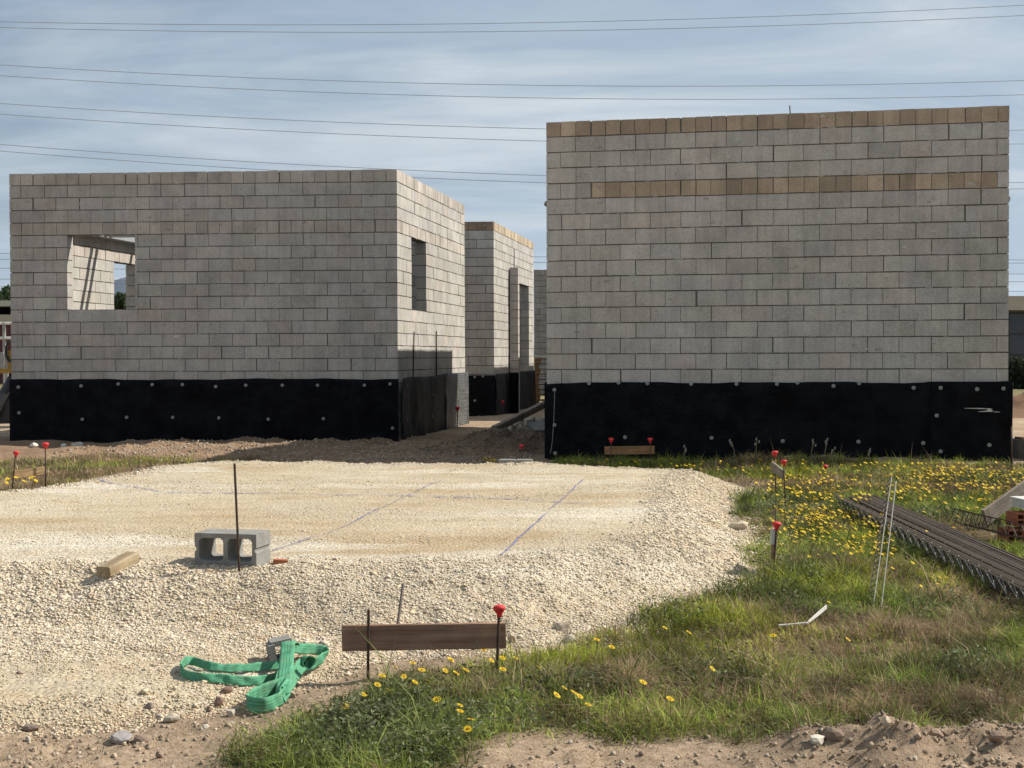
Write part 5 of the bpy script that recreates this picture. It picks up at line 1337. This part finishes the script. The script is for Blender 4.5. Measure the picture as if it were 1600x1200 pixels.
HAZE = 2.2e-5
if HAZE:
    mh = bpy.data.materials.new('haze'); mh.use_nodes = True; nh = mh.node_tree; nh.nodes.clear()
    oh = nh.nodes.new('ShaderNodeOutputMaterial'); vh = nh.nodes.new('ShaderNodeVolumePrincipled')
    vh.inputs['Color'].default_value = (.42, .62, 1.0, 1); vh.inputs['Density'].default_value = HAZE; vh.inputs['Anisotropy'].default_value = .2
    nh.links.new(vh.outputs[0], oh.inputs['Volume'])
    hb_ = MB(); hb_.box((0, 4500, 352), (9000, 12500, 900)); o = hb_.build('haze', mh, origin=(0, 0, 0), tint=False); tag(o, 'thin blue haze of distance', 'haze', kind='stuff')
# ------------------------------------------------------------------ light and sky
SUN_AZ, SUN_EL = R(16), R(42)
sd_ = Vector((math.cos(SUN_AZ) * math.cos(SUN_EL), math.sin(SUN_AZ) * math.cos(SUN_EL), math.sin(SUN_EL)))
ld = bpy.data.lights.new('sun', 'SUN'); ld.energy = 5.0; ld.angle = R(.53); ld.color = (1.0, .93, .82)
lo = bpy.data.objects.new('sun', ld); COL.objects.link(lo); lo.rotation_euler = sd_.to_track_quat('Z', 'Y').to_euler(); lo.location = (20, 10, 30)
w = bpy.data.worlds.new("World"); scene.world = w; w.use_nodes = True; nt = w.node_tree; nt.nodes.clear()
out = N(nt, 'ShaderNodeOutputWorld'); bg = N(nt, 'ShaderNodeBackground'); nt.links.new(bg.outputs[0], out.inputs[0])
sky = N(nt, 'ShaderNodeTexSky'); sky.sky_type = 'NISHITA'; sky.sun_disc = False; sky.sun_elevation = SUN_EL; sky.sun_rotation = R(74)
sky.dust_density = 1.5; sky.altitude = 50
tc = N(nt, 'ShaderNodeTexCoord').outputs['Generated']
sp = N(nt, 'ShaderNodeSeparateXYZ'); nt.links.new(tc, sp.inputs[0])
def mth(op, a, b=None):
    n = N(nt, 'ShaderNodeMath', operation=op)
    for i, q in enumerate((a, b)):
        if q is None: continue
        if isinstance(q, (int, float)): n.inputs[i].default_value = q
        else: nt.links.new(q, n.inputs[i])
    return n.outputs[0]
zz_ = mth('ADD', mth('MAXIMUM', sp.outputs[2], 0.0), .22)
cb = N(nt, 'ShaderNodeCombineXYZ'); nt.links.new(mth('DIVIDE', sp.outputs[0], zz_), cb.inputs[0]); nt.links.new(mth('DIVIDE', sp.outputs[1], zz_), cb.inputs[1])
mp = N(nt, 'ShaderNodeMapping'); mp.inputs['Rotation'].default_value = (0, 0, R(-22)); mp.inputs['Scale'].default_value = (.9, 2.6, 1); nt.links.new(cb.outputs[0], mp.inputs[0])
n1 = noise(nt, mp.outputs[0], 1.25, 9, .56); n1.inputs['Distortion'].default_value = .7
mp2 = N(nt, 'ShaderNodeMapping'); mp2.inputs['Location'].default_value = (3.7, 1.2, 0); nt.links.new(cb.outputs[0], mp2.inputs[0])
n2 = noise(nt, mp2.outputs[0], .9, 4, .5)
mp3 = N(nt, 'ShaderNodeMapping'); mp3.inputs['Rotation'].default_value = (0, 0, R(-14)); mp3.inputs['Scale'].default_value = (.55, 1.5, 1); mp3.inputs['Location'].default_value = (.4, 2.2, 0); nt.links.new(cb.outputs[0], mp3.inputs[0])
n3 = noise(nt, mp3.outputs[0], 1.5, 10, .6); n3.inputs['Distortion'].default_value = .9
cov = mth('MULTIPLY', mth('ADD', ramp(nt, n1.outputs[0], .36, .62), ramp(nt, n2.outputs[0], .3, .55)), .5)
low = mth('MAXIMUM', mth('SUBTRACT', 1.0, mth('DIVIDE', mth('MAXIMUM', sp.outputs[2], 0.0), .2)), 0.0)
cov = mth('MINIMUM', mth('ADD', mth('ADD', mth('MULTIPLY', cov, .78), .2), mth('MULTIPLY', low, .22)), 1.0)
wisp = mth('MINIMUM', mth('ADD', ramp(nt, n3.outputs[0], .42, .61), mth('MULTIPLY', low, .3)), 1.0)
STR = .060
cl = mix(nt, wisp, (5.15, 6.2, 7.2), (7.7, 8.4, 8.7))
c = mix(nt, cov, sky.outputs[0], cl)
nt.links.new(c, bg.inputs[0]); bg.inputs[1].default_value = STR
scene.view_settings.view_transform = 'Standard'; scene.view_settings.look = 'None'; scene.view_settings.exposure = 0.55; scene.view_settings.gamma = 1
scene.render.engine = 'CYCLES'; scene.cycles.max_bounces = 6; scene.cycles.use_denoising = True
